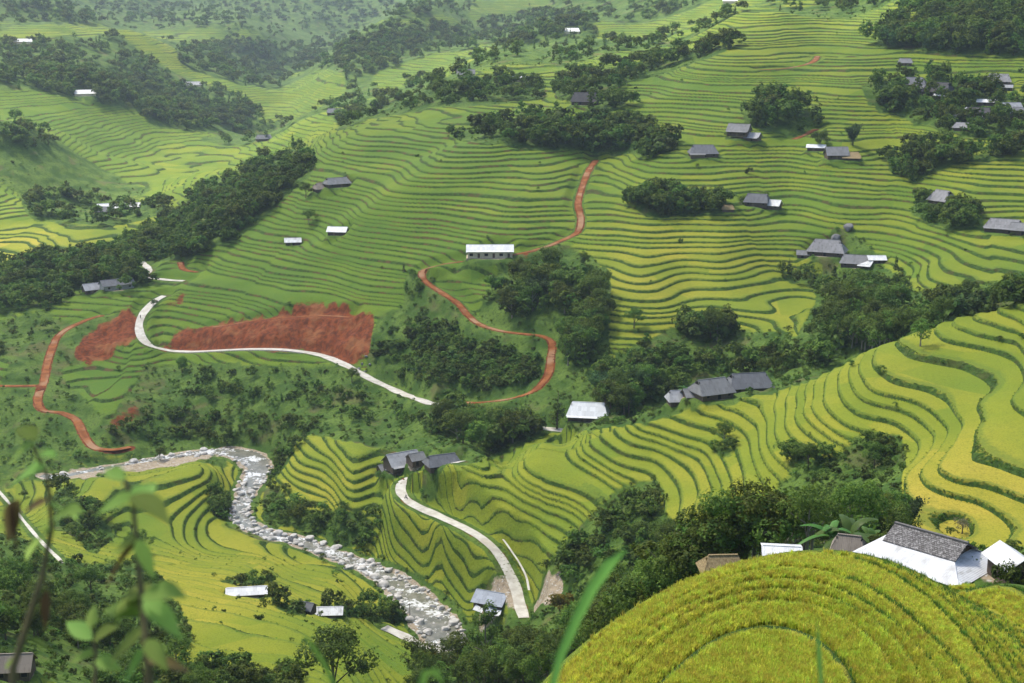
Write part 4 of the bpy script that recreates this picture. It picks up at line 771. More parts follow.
        for i, x in enumerate(np.linspace(-L/2+1.7, L/2-1.7, 6)):
            if i % 2: MB().box(x-.55, x+.55, y-.05, y-.004, .12, 2.2).build('door', simple('school door', (.16, .10, .07), .6), root)
            else:
                f = MB().box(x-.85, x+.85, y-.06, y-.004, .95, 2.25).build('window', M_FRAME, root); MB().box(x-.75, x+.75, y-.09, y-.062, 1.05, 2.15).build('pane', M_DARK, f)
for k, r in enumerate(H): add_house(r, k)

# the farmhouse behind the dome: tiled upper roof over a skirt of white sheets, and its gabled shed
def tile_mat():
    m, n, out = mat('mossy grey tiles'); g = G(n); tc = g.new('ShaderNodeTexCoord').outputs['Object']
    br = g.new('ShaderNodeTexBrick'); n.links.new(tc, br.inputs['Vector']); br.inputs['Scale'].default_value = 1; br.inputs['Brick Width'].default_value = .34; br.inputs['Row Height'].default_value = .24; br.inputs['Mortar Size'].default_value = .022
    br.inputs['Color1'].default_value = (.26, .25, .245, 1); br.inputs['Color2'].default_value = (.12, .112, .108, 1); br.inputs['Mortar'].default_value = (.03, .028, .026, 1)
    sp = g.new('ShaderNodeTexVoronoi'); n.links.new(tc, sp.inputs['Vector']); sp.inputs['Scale'].default_value = 3.2
    c = g.mix(g.ramp(g.noise(tc, 3.4, 4, .7), .54, .66), br.outputs[0], (.40, .385, .375)); c = g.mix(g.ramp(g.noise(tc, 2.6, 3, .7), .58, .7), c, (.065, .055, .05))
    p = g.princ(c, .9, .15, br.outputs['Fac'], -.6, .06); n.links.new(p.outputs[0], out.inputs[0]); return m
root = bpy.data.objects.new('farmhouse', None); COL.objects.link(root); root.location = BIG; root.rotation_euler = (0, 0, math.radians(-31)-.29+.05); tag(root, 'big farmhouse with patched dark tile roof over white sheet skirts behind the domed rice hill', 'house')
MB().box(-4.6, 4.6, -3.6, 3.6, -.6, 2.5).build('wall', WALL['timber'], root)
tl = MB(); tl.sheet([(-4.6, 0, 5.0), (4.6, 0, 5.0), (4.6, -2.7, 3.55), (-4.6, -2.7, 3.55)], .14); tl.sheet([(-4.6, 0, 5.0), (4.6, 0, 5.0), (4.6, 2.7, 3.55), (-4.6, 2.7, 3.55)], .14); tr = tl.build('tile_roof', tile_mat(), root)
MB().box(-4.65, 4.65, -.2, .2, 4.93, 5.1).build('ridge', simple('ridge tile', (.20, .19, .18), .9, .1, .4, 3), tr)
for s in (-1, 1):
    gm = MB(); gm.add([(s*3.9, -2.4, 3.5), (s*3.9, 2.4, 3.5), (s*3.9, 0, 4.82), (s*3.98, -2.4, 3.5), (s*3.98, 2.4, 3.5), (s*3.98, 0, 4.82)], [(0, 1, 2), (5, 4, 3), (0, 3, 4, 1), (1, 4, 5, 2), (2, 5, 3, 0)]); gm.build('gable', WALL['timber'], root)
for q in ([(-4.3, -2.35, 3.55), (4.3, -2.35, 3.55), (7.0, -6.2, 2.1), (-7.0, -6.2, 2.1)], [(-4.3, 2.35, 3.55), (4.3, 2.35, 3.55), (7.0, 5.2, 2.1), (-7.0, 5.2, 2.1)], [(3.9, -2.6, 3.46), (3.9, 2.6, 3.46), (7.1, 5.1, 2.07), (7.1, -6.1, 2.07)], [(-3.9, -2.6, 3.46), (-3.9, 2.6, 3.46), (-7.1, 5.1, 2.07), (-7.1, -6.1, 2.07)]): MB().sheet(q, .06).build('skirt_roof', ROOF['skirt'], root)
for x in (-5.6, -1.9, 1.9, 5.6): MB().box(x-.1, x+.1, -4.7, -4.5, -.6, 2.35).build('post', M_POST, root)
MB().box(-.6, .6, -3.66, -3.604, 0, 2.0).build('door', M_FRAME, root)
root = bpy.data.objects.new('shed', None); COL.objects.link(root); root.location = SHED; root.rotation_euler = (0, 0, -.33+math.radians(28)); tag(root, 'white gabled shed with dark plank front right of the big farmhouse', 'shed')
MB().box(-1.6, 1.6, -2.3, 2.3, -.5, 2.3).build('wall', WALL['timber'], root)
for s, mn in ((-1, 'oldwhite'), (1, 'skirt')): MB().sheet([(0, -2.9, 3.6), (0, 2.9, 3.6), (s*2.2, 2.9, 2.2), (s*2.2, -2.9, 2.2)], .07).build('roof', ROOF[mn], root)
for y in (-2.26, 2.26):
    gm = MB(); gm.add([(-1.6, y-.03, 2.3), (1.6, y-.03, 2.3), (0, y-.03, 3.45), (-1.6, y+.03, 2.3), (1.6, y+.03, 2.3), (0, y+.03, 3.45)], [(0, 1, 2), (5, 4, 3), (0, 3, 4, 1), (1, 4, 5, 2), (2, 5, 3, 0)]); gm.build('gable', WALL['timber'], root)
MB().box(-.5, .5, -2.36, -2.304, 0, 1.9).build('door', M_DARK, root)
# ------------------------------------------------------------------ plants
def leaf_mat(name, col, col2, trans=.38, rough=.6):
    m, n, out = mat(name); g = G(n); oi = g.new('ShaderNodeObjectInfo').outputs['Random']; t = g.attr('tint').outputs['Fac']
    c = g.mix(t, col, col2); hs = g.new('ShaderNodeHueSaturation'); g.put(hs.inputs['Color'], c)
    g.put(hs.inputs['Value'], g.math('ADD', .72, g.math('MULTIPLY', oi, .75))); g.put(hs.inputs['Hue'], g.math('ADD', .474, g.math('MULTIPLY', oi, .05)))
    p = g.princ(hs.outputs[0], rough, .12); tr = g.new('ShaderNodeBsdfTranslucent'); n.links.new(hs.outputs[0], tr.inputs[0])
    mx = g.new('ShaderNodeMixShader'); mx.inputs[0].default_value = trans; n.links.new(p.outputs[0], mx.inputs[1]); n.links.new(tr.outputs[0], mx.inputs[2]); n.links.new(mx.outputs[0], out.inputs[0]); return m
L_DARK = leaf_mat('dark broad leaves', (.042, .092, .016), (.150, .225, .034))
L_MID = leaf_mat('mid green leaves', (.044, .092, .015), (.160, .220, .032))
L_LIGHT = leaf_mat('light green leaves', (.060, .120, .020), (.150, .220, .034))
L_BAMB = leaf_mat('bamboo leaves', (.036, .086, .030), (.100, .170, .056))
L_BUSH = leaf_mat('scrub leaves', (.032, .072, .012), (.120, .175, .028))
L_BARE = leaf_mat('dry brown twigs', (.10, .085, .055), (.16, .14, .085), .1)
L_YEL = leaf_mat('yellow flowering leaves', (.055, .09, .015), (.30, .21, .02))
L_BAN = leaf_mat('banana leaves', (.045, .12, .022), (.11, .20, .045), .35, .4)
L_GRASS = leaf_mat('bank grass', (.065, .15, .018), (.16, .26, .035))
L_RICE = leaf_mat('ripening rice', (.46, .46, .045), (.72, .63, .11), .5, .6)
L_RICEG = leaf_mat('green rice', (.37, .46, .045), (.60, .63, .085), .5, .6)
BARK = simple('tree bark', (.16, .13, .10), .9, .1, .4, 2.0)
BARKP = simple('pale tree bark', (.30, .27, .22), .9, .1, .35, 2.0)

def fin(name, V, Fq, tint, m, smooth=False):
    me = numesh(name, V, Fq, [m], smooth)
    a = me.attributes.new('tint', 'FLOAT', 'POINT'); a.data.foreach_set('value', np.asarray(tint, np.float32)); return me
def leafset(C, N, size, rng, tint, droop=0.0):
    """pointed leaf sprays: centre, facing, size"""
    n = len(C); N = N/(np.linalg.norm(N, axis=1)[:, None]+1e-9); r = rng.normal(size=(n, 3)); r[:, 2] -= droop
    t = r-N*(r*N).sum(1)[:, None]; t /= np.linalg.norm(t, axis=1)[:, None]+1e-9; b = np.cross(N, t); s = np.asarray(size)[:, None]
    bend = N*s*.18
    V = np.stack([C-t*s*.62-bend*.6, C+b*s*.36+bend*.4, C+t*s*.62-bend*.6, C-b*s*.36+bend*.4], 1).reshape(-1, 3)
    return V, np.arange(4*n).reshape(n, 4), np.repeat(tint, 4)
def tube(pts, rad, seg=6):
    pts = np.asarray(pts, float); V = []; m = len(pts)
    for i in range(m):
        d = pts[min(i+1, m-1)]-pts[max(i-1, 0)]; d /= np.linalg.norm(d)+1e-9; a = np.cross(d, [0.3, 1, .1]); a /= np.linalg.norm(a); b = np.cross(d, a)
        for k in range(seg): th = 2*math.pi*k/seg; V.append(pts[i]+rad[i]*(math.cos(th)*a+math.sin(th)*b))
    Fq = [(i*seg+k, i*seg+(k+1) % seg, (i+1)*seg+(k+1) % seg, (i+1)*seg+k) for i in range(m-1) for k in range(seg)]
    return np.array(V), np.array(Fq)
def merge(parts):
    V, Fq, n = [], [], 0
    for v, f in parts: V.append(v); Fq.append(f+n); n += len(v)
    return np.concatenate(V), np.concatenate(Fq)
def lobes_crown(seed, lobes, per, size, mtl, up=.5, name='crown', gap=.35):
    """leaves through a handful of uneven lobes, denser near their skins, with light and dark sprays"""
    rng = np.random.default_rng(seed); Vs, Fs, Ts, n = [], [], [], 0
    for (cx, cy, cz, r) in lobes:
        k = int(per*(r/.2)**2); nsub = max(5, int(k/26)); dirs = rng.normal(size=(nsub, 3)); dirs[:, 2] = dirs[:, 2]*.8+.25; dirs /= np.linalg.norm(dirs, axis=1)[:, None]
        sr = rng.uniform(.62, 1.12, nsub); st = rng.random(nsub); j = rng.integers(0, nsub, k)
        d = dirs[j]+rng.normal(size=(k, 3))*gap; d /= np.linalg.norm(d, axis=1)[:, None]
        rad = r*sr[j]*rng.uniform(.72, 1.06, k); C = np.c_[cx+d[:, 0]*rad, cy+d[:, 1]*rad, cz+d[:, 2]*rad*.82]
        N = d+rng.normal(size=(k, 3))*.55+np.array([0, 0, up]); t = np.clip(st[j]*.75+rng.random(k)*.25, 0, 1)
        v, f, tt = leafset(C, N, size*rng.uniform(.6, 1.35, k), rng, t); Vs.append(v); Fs.append(f+n); Ts.append(tt); n += len(v)
    return fin(name, np.concatenate(Vs), np.concatenate(Fs), np.concatenate(Ts), mtl)
def broad_lobes(seed, n=8, spread=.23, zlo=.38, zhi=.86):
    spread *= 1.35; rng = np.random.default_rng(seed); L = [(0, 0, .66, .30)]
    for i in range(n):
        a = 2*math.pi*(i+rng.uniform(-.3, .3))/n*1.62; q = rng.uniform(.45, 1.15); z = rng.uniform(zlo, zhi); k = 1-.45*abs(z-.55)/.4
        L.append((math.cos(a)*spread*q*k*1.2, math.sin(a)*spread*q*k*1.2, z, rng.uniform(.15, .25)))
    return L
def trunk_mesh(seed, lobes, m, r=.022, top=.62):
    rng = np.random.default_rng(seed); lean = rng.normal(size=2)*.03; P_ = [(lean[0]*t*t, lean[1]*t*t, t) for t in (-.06, 0, .12, .28, .45, top)]
    parts = [tube(P_, [r*1.9, r*1.5, r, r*.85, r*.65, r*.35], 7)]
    for (x, y, z, q) in lobes[1:6]:
        s = rng.uniform(.2, .42); parts.append(tube([(lean[0]*s*s, lean[1]*s*s, s), (x*.5, y*.5, s+(z-s)*.55), (x*.95, y*.95, z)], [r*.55, r*.38, r*.15], 5))
    V, Fq = merge(parts); return numesh('trunk', V, Fq, [m])
def bamboo(seed, per):
    rng = np.random.default_rng(seed); cul = []; Vs, Fs, Ts, n = [], [], [], 0
    for i in range(13):
        a = rng.uniform(0, 6.28); o = rng.uniform(.0, .07); ln = rng.uniform(.75, 1.0); b = rng.uniform(.10, .34); pts = []
        for t in np.linspace(0, 1, 7):
            e = o+b*t**2.6; pts.append((math.cos(a)*e, math.sin(a)*e, ln*(t-.16*t**4)-.02))
        cul.append(tube(pts, [.007, .007, .0065, .006, .005, .004, .002], 5)); pts = np.array(pts)
        k = per; u = rng.uniform(.28, 1, k)**.8*6; ii = np.minimum(u.astype(int), 5); fr = (u-ii)[:, None]; c = pts[ii]*(1-fr)+pts[ii+1]*fr+rng.normal(size=(k, 3))*np.array([.055, .055, .04])
        N = rng.normal(size=(k, 3))*.7+np.array([math.cos(a)*.4, math.sin(a)*.4, .7]); v, f, tt = leafset(c, N, rng.uniform(.03, .06, k), rng, np.clip(rng.random()*.5+rng.random(k)*.5, 0, 1), 1.2)
        Vs.append(v); Fs.append(f+n); Ts.append(tt); n += len(v)
    V, Fq = merge(cul); return fin('crown', np.concatenate(Vs), np.concatenate(Fs), np.concatenate(Ts), L_BAMB), numesh('culms', V, Fq, [simple('bamboo culm', (.14, .17, .05), .5, .3)])
KIND = {}
def reg(kind, var, crown, trunk, far): KIND.setdefault(kind, []).append((crown, trunk, far))
for v in range(3):
    lb = broad_lobes(100+v, 8+v); reg('A', v, lobes_crown(v, lb, 330, .036, L_DARK), trunk_mesh(v, lb, BARK), lobes_crown(v, lb, 62, .085, L_DARK))
    lb = broad_lobes(200+v, 7+v, .26, .42, .84); reg('B', v, lobes_crown(20+v, lb, 270, .036, L_MID, gap=.28), trunk_mesh(20+v, lb, BARKP), lobes_crown(20+v, lb, 55, .085, L_MID))
    rng = np.random.default_rng(v+5); lb = [(rng.uniform(-.3, .3), rng.uniform(-.3, .3), rng.uniform(.22, .62), rng.uniform(.2, .33)) for _ in range(6)]
    reg('C', v, lobes_crown(40+v, lb, 110, .075, L_BUSH), trunk_mesh(40+v, lb, BARK, .02, .4), lobes_crown(40+v, lb, 24, .15, L_BUSH))
for v in range(2):
    lb = broad_lobes(300+v, 6, .2, .4, .85); reg('D', v, lobes_crown(60+v, lb, 190, .036, L_LIGHT, gap=.3), trunk_mesh(60+v, lb, BARKP), lobes_crown(60+v, lb, 45, .085, L_LIGHT))
    rng = np.random.default_rng(70+v); lb = [(0, 0, .55, .13)]+[(rng.uniform(-.07, .07), rng.uniform(-.07, .07), .2+.1*i, .155-.015*i+rng.uniform(-.02, .02)) for i in range(8)]
    reg('E', v, lobes_crown(70+v, lb, 420, .034, L_DARK), trunk_mesh(70+v, lb, BARK, .018, .9), lobes_crown(70+v, lb, 90, .08, L_DARK))
    c, t = bamboo(80+v, 300); f, _ = bamboo(80+v, 60); reg('F', v, c, t, f)
    rng = np.random.default_rng(90+v); lb = [(0, 0, .8, .12)]+[(math.cos(i*2.4)*.16*(1.15-.1*i), math.sin(i*2.4)*.16*(1.15-.1*i), .42+.065*i, .11+rng.uniform(-.02, .025)) for i in range(8)]
    reg('G', v, lobes_crown(90+v, lb, 380, .032, L_DARK), trunk_mesh(90+v, lb, BARKP, .017, .86), lobes_crown(90+v, lb, 70, .08, L_DARK))
rng = np.random.default_rng(3); lb = [(rng.uniform(-.3, .3), rng.uniform(-.3, .3), rng.uniform(.3, .7), rng.uniform(.18, .3)) for _ in range(7)]
reg('T', 0, lobes_crown(3, lb, 90, .04, L_BARE, gap=.6), trunk_mesh(3, lb, BARK, .03, .6), None)
reg('Y', 0, lobes_crown(4, lb, 160, .06, L_YEL), trunk_mesh(4, lb, BARK, .03, .5), None)
def banana(seed):
    rng = np.random.default_rng(seed); Vs, Fs, Ts, n = [], [], [], 0
    for i in range(9):
        a = i*2.4+rng.uniform(-.3, .3); el = rng.uniform(.5, 1.25); ln = rng.uniform(.5, .68); wd = rng.uniform(.055, .08); m = 9; t = np.linspace(0, 1, m)
        r = ln*(t*math.cos(el)+.32*t**2); z = .42+ln*(t*math.sin(el)-.62*t**2.2); w_ = wd*np.sin(np.pi*np.clip(t*.9+.06, 0, 1))**.6*(t > .06)+.006
        dx, dy = math.cos(a), math.sin(a)
        for s in (-1, 0, 1): Vs.append(np.c_[dx*r-dy*w_*s, dy*r+dx*w_*s, z-abs(s)*w_*.35])
        idx = np.arange(3*m).reshape(3, m)+n; Fs.append(np.stack([idx[:-1, :-1], idx[1:, :-1], idx[1:, 1:], idx[:-1, 1:]], -1).reshape(-1, 4)); Ts.append(np.full(3*m, rng.random())); n += 3*m
    st = tube([(0, 0, -.03), (0, 0, .2), (0, 0, .46)], [.045, .038, .022], 8)
    return fin('crown', np.concatenate(Vs), np.concatenate(Fs), np.concatenate(Ts), L_BAN, True), numesh('stem', *st, [simple('banana stem', (.12, .15, .05), .6, .3)])
for v in range(2): reg('N', v, *banana(v), None)

NAMES = {'A': 'broadleaf_tree', 'B': 'broadleaf_tree', 'C': 'shrub', 'D': 'young_tree', 'E': 'narrow_tree', 'F': 'bamboo_clump', 'G': 'tall_tree', 'T': 'bare_shrub', 'Y': 'flowering_tree', 'N': 'banana_plant'}
CATS = {'A': 'tree', 'B': 'tree', 'C': 'shrub', 'D': 'tree', 'E': 'tree', 'F': 'bamboo', 'G': 'tree', 'T': 'shrub', 'Y': 'tree', 'N': 'banana plant'}
LOOKS = {'A': 'dark green round-crowned tree', 'B': 'mid green loose-crowned tree', 'C': 'low dark green bush', 'D': 'light green young tree', 'E': 'tall narrow dark tree', 'F': 'feathery arching bamboo clump', 'G': 'tall pale-trunked tree'}
WHERE = {'knoll': 'in the grove on the knoll below the long white-roofed school', 'loop': 'on the scrubby slope inside the bend of the orange track', 'underloop': 'in the copse between the pale road and the white-roofed farmhouse',
 'ridge': 'in the grove above the head of the orange track', 'spine': 'along the wooded ridge at the top centre', 'roundhill': 'around the foot of the round yellow hilltop', 'midclump': 'in the oval clump beside the hut with a white lean-to',
 'bamboo': 'in the dark grove standing alone in the upper terraces', 'topwood': 'in the dark wood at the top right corner', 'village': 'among the village houses at the upper right', 'villagegully': 'in the gully below the upper right village',
 'rightgully': 'around the hip-roofed hut by the right-hand gully', 'huts': 'around the thatched huts in the middle of the right terraces', 'hollow': 'in the hollow behind the yellow spur', 'spurback': 'along the back of the yellow spur at the right edge',
 'sideclump': 'in the small round clump in mid terraces', 'wildside': 'on the wild slope above the grey-roofed hamlet', 'streetside': 'just right of the white-roofed farmhouse', 'leftgully': 'in the wooded gully at the left of the main hill',
 'leftslope': 'on the wooded slope above the grey roadside houses', 'leftfoot': 'on the left slope below the wood', 'leftvillage': 'around the white huts in the left valley', 'riverbank': 'on the bank of the rocky river', 'underroad': 'on the rough slope under the pale road',
 'whitehuts': 'beside the white-roofed huts above the river', 'nearleft': 'in the thicket at the lower left', 'hillback': 'behind the striped hill at the left', 'ravine': 'in the wooded ravine left of the domed rice hill',
 'gully': 'in the green gully at the foot of the yellow spur', 'housewood': 'in the wood behind the patched-roof farmhouse', 'fieldhedge': 'in the hedges across the yellow spur', 'housebushes': 'just beyond the patched-roof farmhouse', 'lanebushes': 'by the bend of the orange track left of the school'}

def blocked(x, y, extra=0):
    b = np.zeros(len(x), bool)
    for (cx, cy, cz, r) in PADS: b |= np.hypot(x-cx, y-cy) < r*1.02+extra
    if extra > 1:      # keep the view of a house open
        for (cx, cy, cz, r) in PADS:
            q = math.hypot(cx, cy)
            if q < 740:
                for s_ in (6, 12): b |= np.hypot(x-cx*(1-s_/q), y-cy*(1-s_/q)) < r*.85
    for name, c, hw, kind in LINES:
        if name == 'drain_channel': continue
        m, d, cz, w_ = near_path(c, hw, x, y, 14)
        if m is not None and len(m): b[m] |= d < w_+1.2+extra
    return b
def in_view(p, h):
    """is the upper half of a plant seen past the land?"""
    x, y, z = p[:, 0], p[:, 1], p[:, 2]+h*.75; px, py, d = proj(x, y, z); ok = (px > -15) & (px < 1039) & (py > -15) & (py < 700)
    t = np.linspace(.12, .985, 160)
    for i in range(0, len(x), 1500):
        s = slice(i, i+1500); X = x[s][:, None]*t; Y = y[s][:, None]*t; Z = z[s][:, None]*t; ok[s] &= ~(z_smooth(X.ravel(), Y.ravel()).reshape(X.shape) > Z).any(1)
    return ok
TREES = []       # x, y, z, height, kind, variant, turn, patch or label
rs = random.Random(5)
for n, pg, d0, d1, cnt, kinds, (h0, h1), u in VEG:
    lo, hi = pg.min(0), pg.max(0); got = []; tries = 0
    while len(got) < cnt and tries < 40:
        tries += 1; q = RNG.uniform(lo, hi, (cnt*3, 2)); q = q[inside(pg, q[:, 0], q[:, 1])][:cnt-len(got)]
        if not len(q): continue
        p = hit(q[:, 0], q[:, 1], d0*.93); dd = np.hypot(p[:, 0], p[:, 1]); p = p[(dd < d1*1.05)]
        if len(p): p = p[~blocked(p[:, 0], p[:, 1], 1.2)]
        got += list(p)
    for p in got:
        k = rs.choice(kinds); h = rs.uniform(h0, h1)*(.8 if k == 'C' else 1.0); TREES.append([p[0], p[1], p[2], h, k, rs.randrange(len(KIND[k])), rs.uniform(0, 6.28), n])
# far woods: cover on the hills beyond, by the same rough-ground table
q = RNG.uniform((-40, -10), (1060, 150), (5000, 2)); p = hit(q[:, 0], q[:, 1], 1000); R_ = np.hypot(p[:, 0], p[:, 1])
wl = mlook(T_wild, p[:, 0], p[:, 1])+.35*fbm(p[:, 0]/60, p[:, 1]/60, 77, 2); ok = (R_ > 1050) & (R_ < 4600) & (wl > .55)
for v in p[ok]: TREES.append([v[0], v[1], v[2], rs.uniform(6, 12), rs.choice('AAB'), rs.randrange(3), rs.uniform(0, 6.28), 'far'])
# stray bushes and saplings on banks and in rough places, where the land shows
gx = GV; f_ = gx['t']-np.floor(gx['t']); bank = f_ < gx['ris']
w1 = (gx['wild'] > .45)*1.0*np.clip(520/gx['d'], .7, 1)+bank*.10*(gx['d'] > 180); w1 = w1*(gx['d'] < 1150)*(gx['d'] > 150)*(gx['soil'] < .3)*(gx['sand'] < .3)
pick = RNG.choice(len(w1), 8000, replace=False, p=w1/w1.sum()); p = np.c_[gx['x'], gx['y'], gx['z']][pick]; p = p[~blocked(p[:, 0], p[:, 1], .5)]
for v in p: TREES.append([v[0], v[1], v[2], min(4.2, rs.lognormvariate(.35, .42)), rs.choice('CCCCD'), rs.randrange(2), rs.uniform(0, 6.28), 'stray'])
SINGLES = [(306, 199, 9, 'A', 'lone dark tree left of the paired grey-roofed houses'), (309, 226, 8, 'B', 'small tree on terraces above the two white-roofed huts'), (852, 146, 13, 'F', 'feathery bamboo right of the small white roof in the upper terraces'),
 (824, 141, 7, 'D', 'yellowish young tree beside the small white roof in the upper terraces'), (820, 146, 11, 'A', 'dark tree between white roof and grey-roofed upland house'), (748, 175, 4.5, 'C', 'single bush on an open terrace above the oval clump'), (557, 431, 17, 'E', 'narrow dark tree left of the white-roofed farmhouse'),
 (486, 682, 22, 'G', 'tall dark tree with pale trunk above the collapsed shed'), (334, 704, 17, 'A', 'big dark tree at the bottom edge below the white roofs'), (182, 372, 8, 'A', 'dark tree just under the bend of the pale road'), (281, 508, 5, 'A', 'small lone tree on the yellow field by the river'),
 (920, 350, 9, 'D', 'bright green tree on the back edge of the yellow spur'), (153, 306, 4.5, 'C', 'dark bush leaning over the pale road near its crest'), (352, 384, 7, 'A', 'dark tree beside the pale road past the red cutting'), (160, 460, 6, 'A', 'dark round tree beside the upper river'),
 (962, 535, 4.5, 'T', 'bare grey-brown shrub behind the patched tile roof'), (560, 614, 8, 'Y', 'yellow-flowering tree below the bare earth slip'), (830, 552, 7.5, 'N', 'banana plant left of the others behind the patched-roof farmhouse'), (848, 550, 8.5, 'N', 'tallest banana plant above the small wooden hut'),
 (870, 549, 7, 'N', 'banana plant touching the left end of the white roof sheets'), (684, 396, 6, 'N', 'banana plant behind the grey-roofed hamlet'), (757, 384, 6, 'N', 'banana plant right of the last roof in the grey hamlet'), (932, 206, 6, 'N', 'banana plant left of the hip-roofed hut by the gully'),
 (138, 556, 8, 'B', 'leafy tree behind the dark stack in the lower left fields'), (874, 470, 8, 'A', 'dark tree in the hedge on the right of the yellow spur'), (808, 470, 8, 'A', 'dark tree in the hedge across the middle of the yellow spur'), (724, 445, 7, 'B', 'leafy tree on the spur below the grey-roofed hamlet'),
 (392, 468, 7, 'B', 'tree beside the roadside farmhouse with two roofs'), (380, 490, 5, 'D', 'slender tree below the roadside farmhouse garden'), (585, 268, 7, 'A', 'dark rounded tree beside the school terrace on the right'), (634, 330, 9, 'A', 'dark tree at the left foot of the yellow terraces'),
 (968, 300, 9, 'A', 'dark tree standing on the right-hand spur crest'), (870, 560, 4.2, 'C', 'leafy bush hiding the corner of the white roof'), (963, 575, 4.2, 'C', 'round bush against the front of the white farmhouse roof'), (1012, 580, 4.5, 'C', 'bush right of the white gabled shed'),
 (440, 30, 9, 'A', 'tree on the far spur')]
for px, py, h, k, lab in SINGLES[:-1]:
    p = at(px, 556, 186) if k == 'N' and py > 500 else hit(px, py, 60)[0]; TREES.append([p[0], p[1], p[2], h, k, rs.randrange(len(KIND[k])), rs.uniform(0, 6.28), '!'+lab])
TP = np.array([t[:4] for t in TREES]); TP[:, 2] = zg(TP[:, 0], TP[:, 1])-.12
vis = in_view(TP, TP[:, 3]); dist = np.hypot(TP[:, 0], TP[:, 1]); app = TP[:, 3]/dist*np.where([t[4] == 'C' for t in TREES], .8, 1)
single = np.array([t[7][0] == '!' for t in TREES]); plain = np.array([t[7] in WHERE for t in TREES])
order = [i for i in np.argsort(-app*vis) if plain[i] and vis[i]][:285]; indiv = set(order) | set(np.flatnonzero(single))
print('trees', len(TREES), 'in view', int(vis.sum()), 'individual', len(indiv), 'smallest px', F*app[order[-1]])
first = {}
for i in sorted(indiv):
    x, y, z = TP[i, :3]; h, k, v, rot, n = TREES[i][3:8]; crown, trunk, far = KIND[k][v]
    root = bpy.data.objects.new(NAMES[k], None); COL.objects.link(root); root.location = (x, y, z); root.rotation_euler = (0, 0, rot)
    s = h*(1+.12*math.sin(i*3.7)); root.scale = (s, s, h); root.empty_display_size = .2
    for pn, me in (('crown', crown), ('culms' if k == 'F' else 'stem' if k == 'N' else 'trunk', trunk)): link(pn, me, root)
    if n[0] == '!': tag(root, n[1:], CATS[k])
    else: tag(root, LOOKS[k]+' '+WHERE[n], CATS[k], NAMES[k].replace('_', ' ')+'s '+WHERE[n]+(' (lighter)' if k == 'B' else ''))

def scatter(name, P_, S_, rot, vid, protos, label, cat):
    """many small plants that nobody could count, one object"""
    me = bpy.data.meshes.new(name); me.vertices.add(len(P_)); me.vertices.foreach_set('co', np.asarray(P_, np.float32).ravel())
    for an, ty, key, arr in (('scl', 'FLOAT_VECTOR', 'vector', S_), ('turn', 'FLOAT_VECTOR', 'vector', np.c_[rot*0, rot*0, rot]), ('vid', 'INT', 'value', vid)):
        a = me.attributes.new(an, ty, 'POINT'); a.data.foreach_set(key, np.ascontiguousarray(arr, np.int32 if ty == 'INT' else np.float32).ravel())
    o = link(name, me); tag(o, label, cat, kind='stuff')
    ng = bpy.data.node_groups.new(name, 'GeometryNodeTree'); ng.interface.new_socket('Geometry', in_out='INPUT', socket_type='NodeSocketGeometry'); ng.interface.new_socket('Geometry', in_out='OUTPUT', socket_type='NodeSocketGeometry')
    N = ng.nodes; gi = N.new('NodeGroupInput'); go = N.new('NodeGroupOutput'); ip = N.new('GeometryNodeInstanceOnPoints'); g2 = N.new('GeometryNodeGeometryToInstance')
    for pm in protos:
        po = bpy.data.objects.new(name+'_plant', pm); oi = N.new('GeometryNodeObjectInfo'); oi.inputs['Object'].default_value = po; oi.inputs['As Instance'].default_value = True
        ng.links.new(oi.outputs['Geometry'], g2.inputs[0])
    mp = N.new('GeometryNodeMeshToPoints'); ng.links.new(gi.outputs[0], mp.inputs[0]); ng.links.new(mp.outputs[0], ip.inputs['Points'])
    ji = N.new('GeometryNodeJoinGeometry')
    for nd in [q for q in N if q.bl_idname == 'GeometryNodeObjectInfo']: ng.links.new(nd.outputs['Geometry'], ji.inputs[0])
    N.remove(g2); ng.links.new(ji.outputs[0], ip.inputs['Instance']); ip.inputs['Pick Instance'].default_value = True
    def na(an, ty):
        q = N.new('GeometryNodeInputNamedAttribute'); q.data_type = ty; q.inputs['Name'].default_value = an; return q.outputs[0]
    ng.links.new(na('vid', 'INT'), ip.inputs['Instance Index']); ng.links.new(na('scl', 'FLOAT_VECTOR'), ip.inputs['Scale'])
    er = N.new('FunctionNodeEulerToRotation'); ng.links.new(na('turn', 'FLOAT_VECTOR'), er.inputs[0]); ng.links.new(er.outputs[0], ip.inputs['Rotation'])
    ng.links.new(ip.outputs[0], go.inputs[0]); md = o.modifiers.new('plants', 'NODES'); md.node_group = ng; return o
rest = [i for i in range(len(TREES)) if i not in indiv]
for nm, sel, lab, cat in (('forest', [i for i in rest if TREES[i][4] not in 'CD' or TREES[i][7] == 'far'], 'dark woods scattered over the hills and gullies', 'woods'), ('scrub', [i for i in rest if TREES[i][4] in 'CD' and TREES[i][7] != 'far'], 'low scrub and saplings over rough slopes and banks', 'scrub')):
    pk = []; protos = []
    for i in sel:
        kv = (TREES[i][4], TREES[i][5])
        if kv not in pk: pk.append(kv); protos.append(KIND[kv[0]][kv[1]][2])
    hh = TP[sel, 3]; wd = hh*RNG.uniform(.95, 1.35, len(sel)); scatter(nm, TP[sel, :3]-np.array([0, 0, .1])*hh[:, None], np.c_[wd, wd, hh*1.08], np.array([TREES[i][6] for i in sel]), np.array([pk.index((TREES[i][4], TREES[i][5])) for i in sel]), protos, lab, cat)
